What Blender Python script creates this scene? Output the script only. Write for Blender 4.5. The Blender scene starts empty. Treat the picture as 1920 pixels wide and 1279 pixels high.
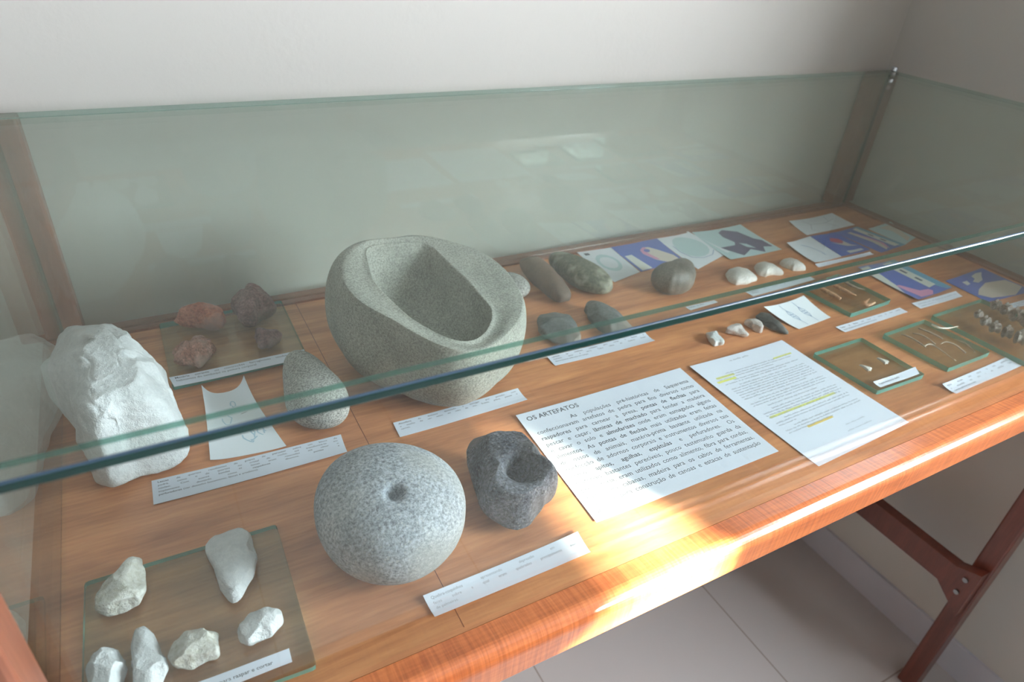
import bpy, bmesh, math, random
import numpy as np
from mathutils import Matrix, Vector, noise as mnoise

# ------------------------------------------------------------------ camera
H0 = 1.065                       # height of the display deck above the floor; geometry below is written with the deck at z = 0
FPX = 1265.714
CAM = np.array([0.14637892, -0.35327408, 0.59289093])
RX, RYR, RZ = 0.99824295, 0.08598122, -0.54192062
SC = bpy.context.scene

def _rot():
    ca, sa, cb, sb, cc, sc = math.cos(RX), math.sin(RX), math.cos(RYR), math.sin(RYR), math.cos(RZ), math.sin(RZ)
    rx = np.array([[1, 0, 0], [0, ca, -sa], [0, sa, ca]]); rz = np.array([[cc, -sc, 0], [sc, cc, 0], [0, 0, 1]])
    ry = np.array([[cb, -sb, 0], [sb, cb, 0], [0, 0, 1]])
    return rz @ rx @ ry
MR = _rot()
cd = bpy.data.cameras.new('camera'); cam = bpy.data.objects.new('camera', cd); SC.collection.objects.link(cam)
m = Matrix.Identity(4)
for i in range(3):
    for j in range(3): m[i][j] = MR[i][j]
m.translation = Vector((CAM[0], CAM[1], CAM[2] + H0)); cam.matrix_world = m
cd.sensor_width = 36; cd.lens = FPX / 1920 * 36; cd.clip_start = .02
cd.dof.use_dof = True; cd.dof.focus_distance = .80; cd.dof.aperture_fstop = 6.3
SC.camera = cam

# ------------------------------------------------------------------ world, sun, window light, exposure
w = bpy.data.worlds.new('world'); SC.world = w; w.use_nodes = True
bg = w.node_tree.nodes['Background']; bg.inputs[0].default_value = (.62, .78, 1, 1); bg.inputs[1].default_value = 1.5
SC.view_settings.view_transform = 'Standard'; SC.view_settings.look = 'None'; SC.view_settings.gamma = 1
SC.view_settings.use_curve_mapping = False; SC.view_settings.exposure = 0.66
SC.cycles.use_denoising = True; SC.cycles.transparent_max_bounces = 32; SC.cycles.max_bounces = 8
SC.cycles.sample_clamp_indirect = 4; SC.cycles.caustics_reflective = False; SC.cycles.caustics_refractive = False

def light(name, kind, loc, target, energy, color, **k):
    l = bpy.data.lights.new(name, kind); l.energy = energy; l.color = color
    for a, b in k.items(): setattr(l, a, b)
    o = bpy.data.objects.new(name, l); SC.collection.objects.link(o)
    o.location = (loc[0], loc[1], loc[2] + H0)
    d = Vector(target) - Vector(loc); o.rotation_euler = d.to_track_quat('-Z', 'Y').to_euler()
    return o
WY0, WY1, WZ0, WZ1 = -1.30, -.42, .12, 1.05      # tall window in the right wall
VY0, VY1, VZ0, VZ1 = -3.60, -2.62, .80, 1.25       # unseen opening added in the right wall, sized to shape the sun patch
light('window_daylight', 'AREA', (1.93, (WY0 + WY1) / 2, (WZ0 + WZ1) / 2), (-1, (WY0 + WY1) / 2, (WZ0 + WZ1) / 2 - .15), 96, (.86, .93, 1), shape='RECTANGLE', size=WY1 - WY0, size_y=WZ1 - WZ0)
light('room_fill', 'AREA', (-1.2, -3.72, .3), (-1.0, 0, .2), 5, (1, .97, .93), shape='RECTANGLE', size=1.0, size_y=2.0)  # unseen fill lamp, added to lift the ambient light in the room
SUNDIR = Vector((-.41, .91, -.36)).normalized()
sun = light('sun', 'SUN', (3, -3, 3), (3 + SUNDIR.x, -3 + SUNDIR.y, 3 + SUNDIR.z), 72, (1, .91, .77), angle=.022)

# ------------------------------------------------------------------ projection helpers (deck coordinates)
def at(u, v, z=0.0, n=None, d=None):
    ray = MR @ np.array([(u - 960) / FPX, -(v - 639.5) / FPX, -1.0])
    if n is None: t = (z - CAM[2]) / ray[2]
    else: t = (d - CAM @ n) / (ray @ n)
    return CAM + ray * t
def proj(P):
    q = (np.asarray(P) - CAM) @ MR
    return np.stack([960 + FPX * q[..., 0] / -q[..., 2], 639.5 - FPX * q[..., 1] / -q[..., 2]], -1)

# ------------------------------------------------------------------ object helpers
C = SC.collection
def props(o, label=None, cat=None, group=None, kind=None):
    if label: o['label'] = label
    if cat: o['category'] = cat
    if group: o['group'] = group
    if kind: o['kind'] = kind
    return o
def mk(name, V, F, mats, parent=None, origin=None, smooth=False, midx=None, uv=None):
    V = np.asarray(V, float)
    if parent is not None: org = np.array(parent['_o'])
    else: org = np.array(origin) if origin is not None else np.array([V[:, 0].mean(), V[:, 1].mean(), V[:, 2].min()])
    me = bpy.data.meshes.new(name); me.from_pydata((V - org).tolist(), [], [tuple(f) for f in F])
    for mm in (mats if isinstance(mats, (list, tuple)) else [mats]): me.materials.append(mm)
    if midx is not None: me.polygons.foreach_set('material_index', midx)
    if smooth: me.polygons.foreach_set('use_smooth', [True] * len(me.polygons))
    me.update()
    o = bpy.data.objects.new(name, me); C.objects.link(o); o['_o'] = org.tolist()
    if parent is not None: o.parent = parent
    else: o.location = (org[0], org[1], org[2] + H0)
    return o
def empty(name, loc, label, cat, group=None):
    o = bpy.data.objects.new(name, None); C.objects.link(o); o.location = (loc[0], loc[1], loc[2] + H0); o['_o'] = list(map(float, loc)); o.empty_display_size = .02
    return props(o, label, cat, group)
def rootfor(child_root):      # parts of a mesh thing live in its coordinates
    return child_root
def box(x0, x1, y0, y1, z0, z1, V=None, F=None):
    V = [] if V is None else V; F = [] if F is None else F; b = len(V)
    V += [(x0, y0, z0), (x1, y0, z0), (x1, y1, z0), (x0, y1, z0), (x0, y0, z1), (x1, y0, z1), (x1, y1, z1), (x0, y1, z1)]
    F += [tuple(b + i for i in f) for f in ((0, 3, 2, 1), (4, 5, 6, 7), (0, 1, 5, 4), (1, 2, 6, 5), (2, 3, 7, 6), (3, 0, 4, 7))]
    return V, F
def bevel(o, wd=.002, seg=2):
    md = o.modifiers.new('bevel', 'BEVEL'); md.width = wd; md.segments = seg; md.limit_method = 'ANGLE'
    return o
def boxo(name, b, mat, parent=None, bev=0):
    V, F = box(*b); o = mk(name, V, F, mat, parent)
    if bev: bevel(o, bev)
    return o

# ------------------------------------------------------------------ materials
def newmat(name):
    mt = bpy.data.materials.new(name); mt.use_nodes = True
    return mt, mt.node_tree.nodes, mt.node_tree.links, mt.node_tree.nodes['Principled BSDF']
def ramp(n, stops):
    r = n.new('ShaderNodeValToRGB'); e = r.color_ramp.elements
    while len(e) < len(stops): e.new(.5)
    for i, (p, c) in enumerate(stops): e[i].position = p; e[i].color = (*c, 1)
    return r
def plain(name, col, rough=.6, spec=.5, metal=0, bump=0, bscale=200, coat=0):
    mt, n, l, p = newmat(name); p.inputs['Base Color'].default_value = (*col, 1); p.inputs['Roughness'].default_value = rough
    p.inputs['Specular IOR Level'].default_value = spec; p.inputs['Metallic'].default_value = metal; p.inputs['Coat Weight'].default_value = coat
    if bump:
        t = n.new('ShaderNodeTexNoise'); t.inputs['Scale'].default_value = bscale; t.inputs['Detail'].default_value = 4
        tc = n.new('ShaderNodeTexCoord'); l.new(tc.outputs['Object'], t.inputs['Vector'])
        b = n.new('ShaderNodeBump'); b.inputs['Strength'].default_value = bump; b.inputs['Distance'].default_value = .002
        l.new(t.outputs['Fac'], b.inputs['Height']); l.new(b.outputs[0], p.inputs['Normal'])
    return mt
def stone(name, c1, c2, c3=None, scale=30, spk=400, bump=.5, rough=.85, speck=.35, sss=0, bigbump=.0, dots=0, dscale=260, dcol=(.6, .6, .56)):
    mt, n, l, p = newmat(name); tc = n.new('ShaderNodeTexCoord')
    a = n.new('ShaderNodeTexNoise'); a.inputs['Scale'].default_value = scale; a.inputs['Detail'].default_value = 6; a.inputs['Roughness'].default_value = .65
    l.new(tc.outputs['Object'], a.inputs['Vector'])
    r = ramp(n, [(.35, c1), (.65, c2)]); l.new(a.outputs['Fac'], r.inputs[0])
    s = n.new('ShaderNodeTexNoise'); s.inputs['Scale'].default_value = spk; s.inputs['Detail'].default_value = 5; s.inputs['Roughness'].default_value = .8
    l.new(tc.outputs['Object'], s.inputs['Vector'])
    r2 = ramp(n, [(.38, (0, 0, 0)), (.5, (.5, .5, .5)), (.64, (1, 1, 1))]); l.new(s.outputs['Fac'], r2.inputs[0])
    mx = n.new('ShaderNodeMixRGB'); mx.blend_type = 'OVERLAY'; mx.inputs[0].default_value = speck
    l.new(r.outputs[0], mx.inputs[1]); l.new(r2.outputs[0], mx.inputs[2])
    col = mx.outputs[0]
    if c3:
        b3 = n.new('ShaderNodeTexNoise'); b3.inputs['Scale'].default_value = scale * .45; b3.inputs['Detail'].default_value = 3
        l.new(tc.outputs['Object'], b3.inputs['Vector'])
        r3 = ramp(n, [(.5, (0, 0, 0)), (.66, (1, 1, 1))]); l.new(b3.outputs['Fac'], r3.inputs[0])
        m3 = n.new('ShaderNodeMixRGB'); l.new(r3.outputs[0], m3.inputs[0]); l.new(col, m3.inputs[1]); m3.inputs[2].default_value = (*c3, 1); col = m3.outputs[0]
    if dots:
        vo = n.new('ShaderNodeTexVoronoi'); vo.inputs['Scale'].default_value = dscale; l.new(tc.outputs['Object'], vo.inputs['Vector'])
        r5 = ramp(n, [(.16, (dots, dots, dots)), (.34, (0, 0, 0))]); l.new(vo.outputs['Distance'], r5.inputs[0])
        vc = n.new('ShaderNodeMath'); vc.operation = 'GREATER_THAN'; vc.inputs[1].default_value = .45; l.new(vo.outputs['Color'], vc.inputs[0])
        vm = n.new('ShaderNodeMath'); vm.operation = 'MULTIPLY'; l.new(r5.outputs[0], vm.inputs[0]); l.new(vc.outputs[0], vm.inputs[1])
        m5 = n.new('ShaderNodeMixRGB'); l.new(vm.outputs[0], m5.inputs[0]); l.new(col, m5.inputs[1]); m5.inputs[2].default_value = (*dcol, 1); col = m5.outputs[0]
    l.new(col, p.inputs['Base Color']); p.inputs['Roughness'].default_value = rough
    if sss:
        p.inputs['Subsurface Weight'].default_value = sss; p.inputs['Subsurface Radius'].default_value = (1, 1, 1); p.inputs['Subsurface Scale'].default_value = .006
    ad = n.new('ShaderNodeMath'); ad.operation = 'MULTIPLY_ADD'; l.new(a.outputs['Fac'], ad.inputs[0]); ad.inputs[1].default_value = 1.5 + bigbump; l.new(s.outputs['Fac'], ad.inputs[2])
    b = n.new('ShaderNodeBump'); b.inputs['Strength'].default_value = bump; b.inputs['Distance'].default_value = .002
    l.new(ad.outputs[0], b.inputs['Height']); l.new(b.outputs[0], p.inputs['Normal'])
    return mt
def wood(name, c1, c2, along='X', stretch=14, scale=7, rough=.4, coat=.3, fiddle=0, seam=None, dark=None):
    mt, n, l, p = newmat(name); tc = n.new('ShaderNodeTexCoord'); mp = n.new('ShaderNodeMapping')
    l.new(tc.outputs['Object'], mp.inputs[0])
    s = [stretch] * 3; s['XYZ'.index(along)] = 1; mp.inputs['Scale'].default_value = s
    a = n.new('ShaderNodeTexNoise'); a.inputs['Scale'].default_value = scale * .5; a.inputs['Detail'].default_value = 8; a.inputs['Roughness'].default_value = .62; a.inputs['Distortion'].default_value = .6
    l.new(mp.outputs[0], a.inputs['Vector'])
    r = ramp(n, [(.3, c1), (.5, tuple((x + y) / 2 for x, y in zip(c1, c2))), (.72, c2)]); l.new(a.outputs['Fac'], r.inputs[0]); col = r.outputs[0]
    f = n.new('ShaderNodeTexNoise'); f.inputs['Scale'].default_value = scale * 5; f.inputs['Detail'].default_value = 3; l.new(mp.outputs[0], f.inputs['Vector'])
    r2 = ramp(n, [(.4, (.42, .42, .42)), (.6, (.56, .56, .56))]); l.new(f.outputs['Fac'], r2.inputs[0])
    mx = n.new('ShaderNodeMixRGB'); mx.blend_type = 'OVERLAY'; mx.inputs[0].default_value = .55; l.new(col, mx.inputs[1]); l.new(r2.outputs[0], mx.inputs[2]); col = mx.outputs[0]
    if fiddle:
        mp2 = n.new('ShaderNodeMapping'); l.new(tc.outputs['Object'], mp2.inputs[0]); s2 = [5, 5, 5]; s2['XYZ'.index(along)] = 110; mp2.inputs['Scale'].default_value = s2
        g = n.new('ShaderNodeTexNoise'); g.inputs['Scale'].default_value = 2.6; g.inputs['Detail'].default_value = 3; l.new(mp2.outputs[0], g.inputs['Vector'])
        r4 = ramp(n, [(.36, (.3, .3, .3)), (.62, (.66, .66, .66))]); l.new(g.outputs['Fac'], r4.inputs[0])
        m4 = n.new('ShaderNodeMixRGB'); m4.blend_type = 'OVERLAY'; m4.inputs[0].default_value = fiddle; l.new(col, m4.inputs[1]); l.new(r4.outputs[0], m4.inputs[2]); col = m4.outputs[0]
        b = n.new('ShaderNodeBump'); b.inputs['Strength'].default_value = .25; b.inputs['Distance'].default_value = .001; l.new(g.outputs['Fac'], b.inputs['Height']); l.new(b.outputs[0], p.inputs['Normal'])
    l.new(col, p.inputs['Base Color']); p.inputs['Roughness'].default_value = rough; p.inputs['Coat Weight'].default_value = coat; p.inputs['Coat Roughness'].default_value = .18
    return mt
def glass(name, tint):
    mt, n, l, p = newmat(name); n.remove(p); out = n['Material Output']
    t = n.new('ShaderNodeBsdfTransparent'); t.inputs[0].default_value = (*tint, 1)
    g = n.new('ShaderNodeBsdfGlossy'); g.inputs['Roughness'].default_value = .0; g.inputs[0].default_value = (.95, 1, .97, 1)
    ge = n.new('ShaderNodeNewGeometry'); mr = n.new('ShaderNodeMapRange'); mr.inputs['To Min'].default_value = 1.5; mr.inputs['To Max'].default_value = 1 / 1.5
    l.new(ge.outputs['Backfacing'], mr.inputs[0]); fr = n.new('ShaderNodeFresnel'); l.new(mr.outputs[0], fr.inputs[0])
    mx = n.new('ShaderNodeMixShader'); l.new(fr.outputs[0], mx.inputs[0]); l.new(t.outputs[0], mx.inputs[1]); l.new(g.outputs[0], mx.inputs[2]); l.new(mx.outputs[0], out.inputs[0])
    return mt
def edgeglass(name, col, trans, fac, rough=.12, coat=.6):
    mt, n, l, p = newmat(name); out = n['Material Output']
    p.inputs['Base Color'].default_value = (*col, 1); p.inputs['Roughness'].default_value = rough; p.inputs['Coat Weight'].default_value = coat
    t = n.new('ShaderNodeBsdfTransparent'); t.inputs[0].default_value = (*trans, 1)
    mx = n.new('ShaderNodeMixShader'); mx.inputs[0].default_value = fac; l.new(p.outputs[0], mx.inputs[1]); l.new(t.outputs[0], mx.inputs[2]); l.new(mx.outputs[0], out.inputs[0])
    return mt
M = {}
M['wall'] = plain('cream_wall_paint', (.575, .555, .515), .85, .2, bump=.25, bscale=60)
M['ceiling'] = plain('white_ceiling_paint', (.55, .54, .52), .9, .2)
M['base'] = plain('grey_tile_baseboard', (.55, .55, .60), .35)
M['deck'] = wood('honey_brown_wood', (.37, .125, .050), (.76, .335, .145), 'X', 10, 5, .42, .25)
M['rail'] = wood('reddish_figured_wood', (.46, .11, .03), (.70, .22, .07), 'X', 10, 6, .3, .7, fiddle=.5)
M['post'] = wood('dark_red_brown_wood', (.20, .065, .035), (.30, .11, .06), 'Z', 10, 6, .4, .3)
M['leg'] = wood('dark_stained_wood', (.10, .022, .012), (.17, .04, .022), 'Z', 10, 6, .35, .4)
M['glass'] = glass('clear_greenish_glass', (.962, .988, .975))
M['topglass'] = glass('clear_glass_top', (.962, .986, .974))
M['slabglass'] = glass('greenish_slab_glass', (.90, .93, .90))
M['edge'] = edgeglass('dark_green_glass_edge', (.002, .028, .024), (.1, .5, .42), .03, .15)
M['arris'] = edgeglass('polished_glass_arris', (.05, .085, .13), (.3, .6, .55), .0, .34, .0)
M['paneedge'] = edgeglass('green_glass_edge', (.02, .16, .125), (.35, .72, .62), .42)
M['slabedge'] = edgeglass('teal_glass_edge', (.14, .48, .43), (.5, .82, .75), .35)
M['paper'] = plain('white_paper', (.76, .80, .90), .8, .3)
M['whiter'] = plain('bright_drawing_paper', (.84, .88, .93), .7, .3)
M['ink'] = plain('black_ink', (.12, .13, .155), .8)
M['greyink'] = plain('grey_ink', (.40, .42, .47), .8)
M['blueink'] = plain('blue_pencil', (.22, .36, .55), .8)
M['paleblue'] = plain('pale_blue_wash', (.48, .64, .74), .8)
M['yellow'] = plain('yellow_highlighter', (.80, .80, .22), .8)
M['amber'] = plain('amber_highlighter', (.85, .62, .15), .8)
M['photoblue'] = plain('blue_print', (.11, .17, .52), .35, bump=0)
M['photocyan'] = plain('cyan_print', (.14, .38, .55), .35)
M['photopale'] = plain('pale_cyan_print', (.55, .72, .74), .35)
M['photowhite'] = plain('white_print', (.74, .74, .68), .4)
M['photopink'] = plain('pink_print', (.72, .32, .50), .4)
M['photored'] = plain('red_print', (.60, .10, .12), .4)
M['photobone'] = plain('bone_print', (.72, .64, .55), .4)
M['photodark'] = plain('dark_purple_print', (.13, .11, .20), .4)
M['chrome'] = plain('chrome', (.6, .62, .68), .2, metal=1)
M['bolt'] = plain('dark_steel', (.3, .3, .3), .35, metal=1)
M['quartz'] = stone('milky_quartz', (.68, .70, .71), (.88, .90, .92), None, 16, 150, 1.0, .30, .25, sss=.2, bigbump=3.5)
M['quartzwarm'] = stone('cream_quartz', (.62, .60, .52), (.78, .77, .72), None, 24, 180, .9, .4, .3, sss=.2, bigbump=3)
M['crystal'] = stone('pinkish_clear_quartz', (.55, .48, .45), (.85, .82, .80), None, 60, 500, .5, .25, .2, sss=.4)
M['diabase'] = stone('grey_green_diabase', (.27, .28, .245), (.40, .405, .35), None, 12, 380, .5, .9, .42, dots=.35, dscale=330, dcol=(.52, .52, .46))
M['nutstone'] = stone('speckled_grey_stone', (.36, .39, .43), (.54, .56, .58), (.40, .39, .36), 14, 300, .8, .92, .55, dots=.5, dscale=240, dcol=(.68, .68, .64))
M['darkstone'] = stone('dark_grey_stone', (.075, .08, .10), (.21, .21, .235), (.19, .175, .17), 22, 260, 1.0, .92, .85, dots=.5, dscale=220, dcol=(.42, .40, .38))
M['pebble'] = stone('pale_grey_pebble', (.30, .30, .28), (.42, .41, .38), None, 12, 420, .5, .85, .7, dots=.5, dscale=380, dcol=(.6, .58, .52))
M['redrock'] = stone('orange_red_ochre', (.42, .11, .065), (.68, .26, .16), (.42, .22, .18), 40, 240, 1.0, .9, .3)
M['purplerock'] = stone('dark_purple_ochre', (.15, .07, .07), (.32, .17, .165), (.26, .18, .16), 50, 260, 1.0, .8, .4)
M['pinkrock'] = stone('pinkish_brown_ochre', (.34, .14, .10), (.58, .31, .24), (.40, .27, .21), 45, 260, 1.0, .85, .5)
M['brownstone'] = stone('brown_smooth_stone', (.15, .092, .062), (.23, .15, .105), (.09, .07, .06), 16, 240, .25, .7, .15)
M['greenstone'] = stone('green_flecked_stone', (.085, .09, .06), (.16, .16, .11), (.36, .36, .28), 70, 190, .4, .6, .5)
M['greystone'] = stone('brown_grey_pebble', (.11, .095, .08), (.18, .16, .135), (.25, .22, .18), 22, 420, .25, .45, .45, dots=.4, dscale=420, dcol=(.34, .32, .28))
M['axestone'] = stone('blue_grey_axe_stone', (.08, .095, .10), (.17, .185, .18), (.30, .25, .22), 22, 260, .4, .6, .3)
M['blackstone'] = stone('black_slate_stone', (.045, .045, .045), (.10, .10, .095), (.20, .20, .19), 40, 200, .5, .6, .4)
M['shell'] = stone('white_shell', (.66, .62, .56), (.86, .84, .80), None, 60, 260, .4, .5, .15)
M['bone'] = stone('pale_brown_bone', (.33, .25, .18), (.55, .45, .36), None, 90, 500, .3, .6, .3)
M['whitebone'] = plain('white_bone', (.80, .78, .68), .4)
M['orangebone'] = stone('orange_brown_bone', (.50, .24, .12), (.78, .46, .27), (.78, .55, .36), 90, 400, .5, .6, .4)
M['vertebra'] = stone('translucent_vertebra_bone', (.26, .22, .19), (.50, .45, .40), None, 150, 600, .4, .35, .3, sss=.2)
M['plastic'] = glass('clear_plastic_sleeve', (.93, .94, .94))

YF_ = -3.8
def tile_mat():
    mt, n, l, p = newmat('pale_floor_tiles'); tc = n.new('ShaderNodeTexCoord'); mp = n.new('ShaderNodeMapping'); l.new(tc.outputs['Object'], mp.inputs[0])
    mp.inputs['Location'].default_value = (-1.565, (YF_ + .735) / 2 - .012, 0)
    b = n.new('ShaderNodeTexBrick'); b.offset = 0; b.inputs['Scale'].default_value = 1; b.inputs['Brick Width'].default_value = .58; b.inputs['Row Height'].default_value = .58
    b.inputs['Mortar Size'].default_value = .0022; b.inputs['Mortar Smooth'].default_value = .1
    b.inputs['Color1'].default_value = (.50, .475, .465, 1); b.inputs['Color2'].default_value = (.52, .49, .48, 1); b.inputs['Mortar'].default_value = (.30, .25, .22, 1)
    l.new(mp.outputs[0], b.inputs['Vector']); l.new(b.outputs[0], p.inputs['Base Color']); p.inputs['Roughness'].default_value = .35
    return mt
M['tile'] = tile_mat()

# ------------------------------------------------------------------ room
FL = -H0; XL, XR, YF, YB, ZC = -2.2, 1.80, -3.8, .735, 1.75
def struct(name, b, mat, label=None):
    o = boxo(name, b, mat); props(o, label, None, None, 'structure'); return o
f = struct('floor', (XL - .2, XR + .2, YF - .2, YB + .2, FL - .1, FL), M['tile'], 'pale grey ceramic tile floor')
struct('ceiling', (XL - .2, XR + .2, YF - .2, YB + .2, ZC, ZC + .1), M['ceiling'])
struct('wall_back', (XL - .2, XR + .2, YB, YB + .15, FL, ZC), M['wall'], 'cream painted wall behind the case')
M['farwall'] = plain('beige_wall_paint', (.36, .33, .30), .85, .2)
struct('wall_left', (XL - .15, XL, YF, YB, FL, ZC), M['farwall'])
struct('wall_front', (XL - .2, XR + .2, YF - .15, YF, FL, ZC), M['farwall'])
V, F = [], []
box(XR, XR + .15, WY1, YB, FL, ZC, V, F); box(XR, XR + .15, VY1, WY0, FL, ZC, V, F); box(XR, XR + .15, YF, VY0, FL, ZC, V, F)
box(XR, XR + .15, VY0, VY1, FL, VZ0, V, F); box(XR, XR + .15, VY0, VY1, VZ1, ZC, V, F)
box(XR, XR + .15, WY0, WY1, FL, WZ0, V, F); box(XR, XR + .15, WY0, WY1, WZ1, ZC, V, F)
o = mk('wall_right', V, F, M['wall']); props(o, 'cream painted right wall', None, None, 'structure')
V, F = [], []
for a in ((WY0, WY0 + .05, WZ0, WZ1), (WY1 - .05, WY1, WZ0, WZ1), (WY0, WY1, WZ0, WZ0 + .05), (WY0, WY1, WZ1 - .05, WZ1), ((WY0 + WY1) / 2 - .025, (WY0 + WY1) / 2 + .025, WZ0, WZ1)):
    box(XR + .03, XR + .07, a[0], a[1], a[2], a[3], V, F)
props(mk('window_1', V, F, M['ceiling']), None, None, None, 'structure')
struct('sun_block_wall', (XR + .15, XR + 1.05, -2.28, -2.18, FL, ZC + .4), M['wall'], 'outside balcony dividing wall between the two windows')  # added fin that stops the sun from entering the tall window
struct('baseboard_right', (XR - .01, XR, YF, YB, FL, FL + .105), M['base'], 'grey tile baseboard along the right wall')
struct('baseboard_back', (XL, XR - .01, YB - .01, YB, FL, FL + .105), M['base'])

# ------------------------------------------------------------------ display case
W_, D_, HG = 1.743, .687, .3243
case = empty('display_case', (W_ / 2, D_ / 2, -H0), 'long reddish wooden display case with glass sides on dark wooden legs', 'display case')
boxo('deck_board', (-.004, W_ + .004, -.004, D_ + .006, -.018, 0), M['deck'], case)
def sweep(name, prof, a0, a1, axis, mat, parent):
    V, F = [], []; n = len(prof)
    for a in (a0, a1):
        for (p, z) in prof: V.append((a, p, z) if axis == 'X' else (p, a, z))
    for i in range(n):
        j = (i + 1) % n; F.append((i, j, n + j, n + i) if axis == 'Y' else (j, i, n + i, n + j))
    F.append(tuple(range(n)) if axis == 'X' else tuple(reversed(range(n)))); F.append(tuple(reversed(range(n, 2 * n))) if axis == 'X' else tuple(range(n, 2 * n)))
    return mk(name, V, F, mat, parent)
pr = [(-.0045, -.056)] + [(-.0045, 0)] + [(-.026 - .016 * math.sin(t), -.013 + .016 * math.cos(t)) for t in np.linspace(0, math.pi / 2, 9)] + [(-.041, -.045), (-.036, -.056)]
sweep('front_rail', pr, -.035, W_ + .03, 'X', M['rail'], case)
pr = [(p, z) for p, z in [(-.0045, -.056), (-.0045, .002), (-.022, .004), (-.031, -.004), (-.033, -.056)]]
sweep('side_rail', pr, -.0045, D_ + .05, 'Y', M['post'], case)
sweep('side_rail', [(W_ + .0045 + .0 - (p + .0045), z) for p, z in pr], -.0045, D_ + .04, 'Y', M['post'], case)
boxo('back_rail', (-.03, W_ + .03, D_ + .006, D_ + .024, -.056, .004), M['post'], case, .002)
def strip_trim():
    V, F = [], []
    box(.0, W_, D_ - .012, D_ - .0005, 0, .004, V, F); return mk('inner_trim', V, F, M['post'], case)
strip_trim()
boxo('inner_trim', (W_ - .012, W_ - .0005, 0, D_ - .012, 0, .004), M['post'], case)
boxo('board_seam', (.3330, .3338, .001, D_ - .013, 0, .00015), M['leg'], case)
for (x0, x1, y0, y1) in ((-.056, .025, D_ + .006, D_ + .040), (1.705, 1.790, D_ + .006, D_ + .040), (-.050, .027, -.043, -.0045), (1.705, 1.790, -.041, -.0045)):
    zb = 0 if y0 > 0 else -.056
    boxo('corner_post', (x0, x1, y0, y1, zb - .0, HG - .0015), M['post'], case, .004)
def pane(name, b, thin, parent, gm, em):
    V, F = box(*b); ax = 'xyz'.index(thin); mi = []
    for fc in F:
        q = np.array([V[i] for i in fc]); mi.append(0 if np.ptp(q[:, ax]) < 1e-6 else 1)
    return mk(name, V, F, [gm, em], parent, midx=mi)
pane('front_pane', (.0, W_, -.004, .002, -.004, HG), 'y', case, M['glass'], M['paneedge'])
pane('back_pane', (.0, W_, D_, D_ + .005, 0, HG), 'y', case, M['glass'], M['paneedge'])
pane('side_pane', (-.004, .0, .002, D_, -.004, HG), 'x', case, M['glass'], M['paneedge'])
pane('side_pane', (W_, W_ + .004, .002, D_, -.004, HG), 'x', case, M['glass'], M['paneedge'])
for (x0, x1) in ((.04, .085), (1.647, 1.692)):
    for (y0, y1) in ((-.038, .004), (.62, .655)):
        boxo('leg', (x0, x1, y0, y1, -H0, -.056), M['leg'], case, .004)
def stretcher(x0, x1):
    y0, y1 = -.032, .637; zt, zb = -.592, -.705
    prof = [(y0, zt + .0), (y0 + .05, zt - .022), (y1 - .05, zt - .022), (y1, zt), (y1, zb), (y1 - .03, zb + .025), (y0 + .07, zb + .025), (y0, zb - .03)]
    o = sweep('stretcher', [(p, z) for p, z in prof], x0, x1, 'X', M['leg'], case)
    return o
def cyl(c, r, h, axis, n=16):
    V, F = [], []
    for s in (0, h):
        for k in range(n):
            a = 2 * math.pi * k / n; u, v = r * math.cos(a), r * math.sin(a)
            V.append((c[0] + s, c[1] + u, c[2] + v) if axis == 'x' else (c[0] + u, c[1] + v, c[2] + s))
    F = [(k, (k + 1) % n, n + (k + 1) % n, n + k) for k in range(n)] + [tuple(reversed(range(n))), tuple(range(n, 2 * n))]
    return V, F
for x0 in (.0855, 1.6165):
    st = stretcher(x0, x0 + .030)
    for (y, z) in ((-.010, -.628), (-.008, -.672)):
        V, F = cyl((x0 - .004, y, z), .006, .005, 'x'); mk('bolt', V, F, M['bolt'], st)
boxo('lower_rail', (.04, 1.69, .30, .335, -.70, -.62), M['leg'], case, .003)
# glass top with bevelled rim
def glass_top():
    x0, x1, y0, y1, t, b = -.030, W_ - .003, -.0255, D_ + .0005, .0075, .0017; z0 = HG + .0002; z1 = z0 + t
    A_ = np.linspace(0, math.pi / 2, 5); rings = [(b - b * math.sin(a), z0 + b - b * math.cos(a)) for a in A_] + [(b - b * math.cos(a), z1 - b + b * math.sin(a)) for a in A_]; V = []
    for ins, z in rings: V += [(x0 + ins, y0 + ins, z), (x1 - ins, y0 + ins, z), (x1 - ins, y1 - ins, z), (x0 + ins, y1 - ins, z)]
    k0 = 4 * (len(rings) - 1); F = [(3, 2, 1, 0), (k0, k0 + 1, k0 + 2, k0 + 3)]; mi = [0, 0]
    for r in range(len(rings) - 1):
        for k in range(4):
            j = (k + 1) % 4; F.append((4 * r + k, 4 * r + j, 4 * r + 4 + j, 4 * r + 4 + k)); mi.append((2 if r >= 6 else 1) if k == 0 else 3)
    return mk('glass_top', V, F, [M['topglass'], M['edge'], M['arris'], edgeglass('pale_green_glass_edge', (.22, .36, .32), (.75, .92, .86), .6)], midx=mi)  # back and side edges get a paler colour, their lit look painted in
gt = glass_top(); props(gt, 'large sheet of clear greenish glass lying as lid on the display case', 'glass top')
kn = at(1673, 139, HG + .008)
V, F = cyl((kn[0] - .004, kn[1] - .004, HG + .008), .0075, .006, 'z', 20)
k1 = mk('screw_knob', V, F, M['bolt'], gt)
V, F = cyl((kn[0] - .004, kn[1] - .004, HG + .014), .0065, .011, 'z', 20)
bevel(mk('knob_cap', V, F, M['chrome'], k1), .003, 3)

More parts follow.
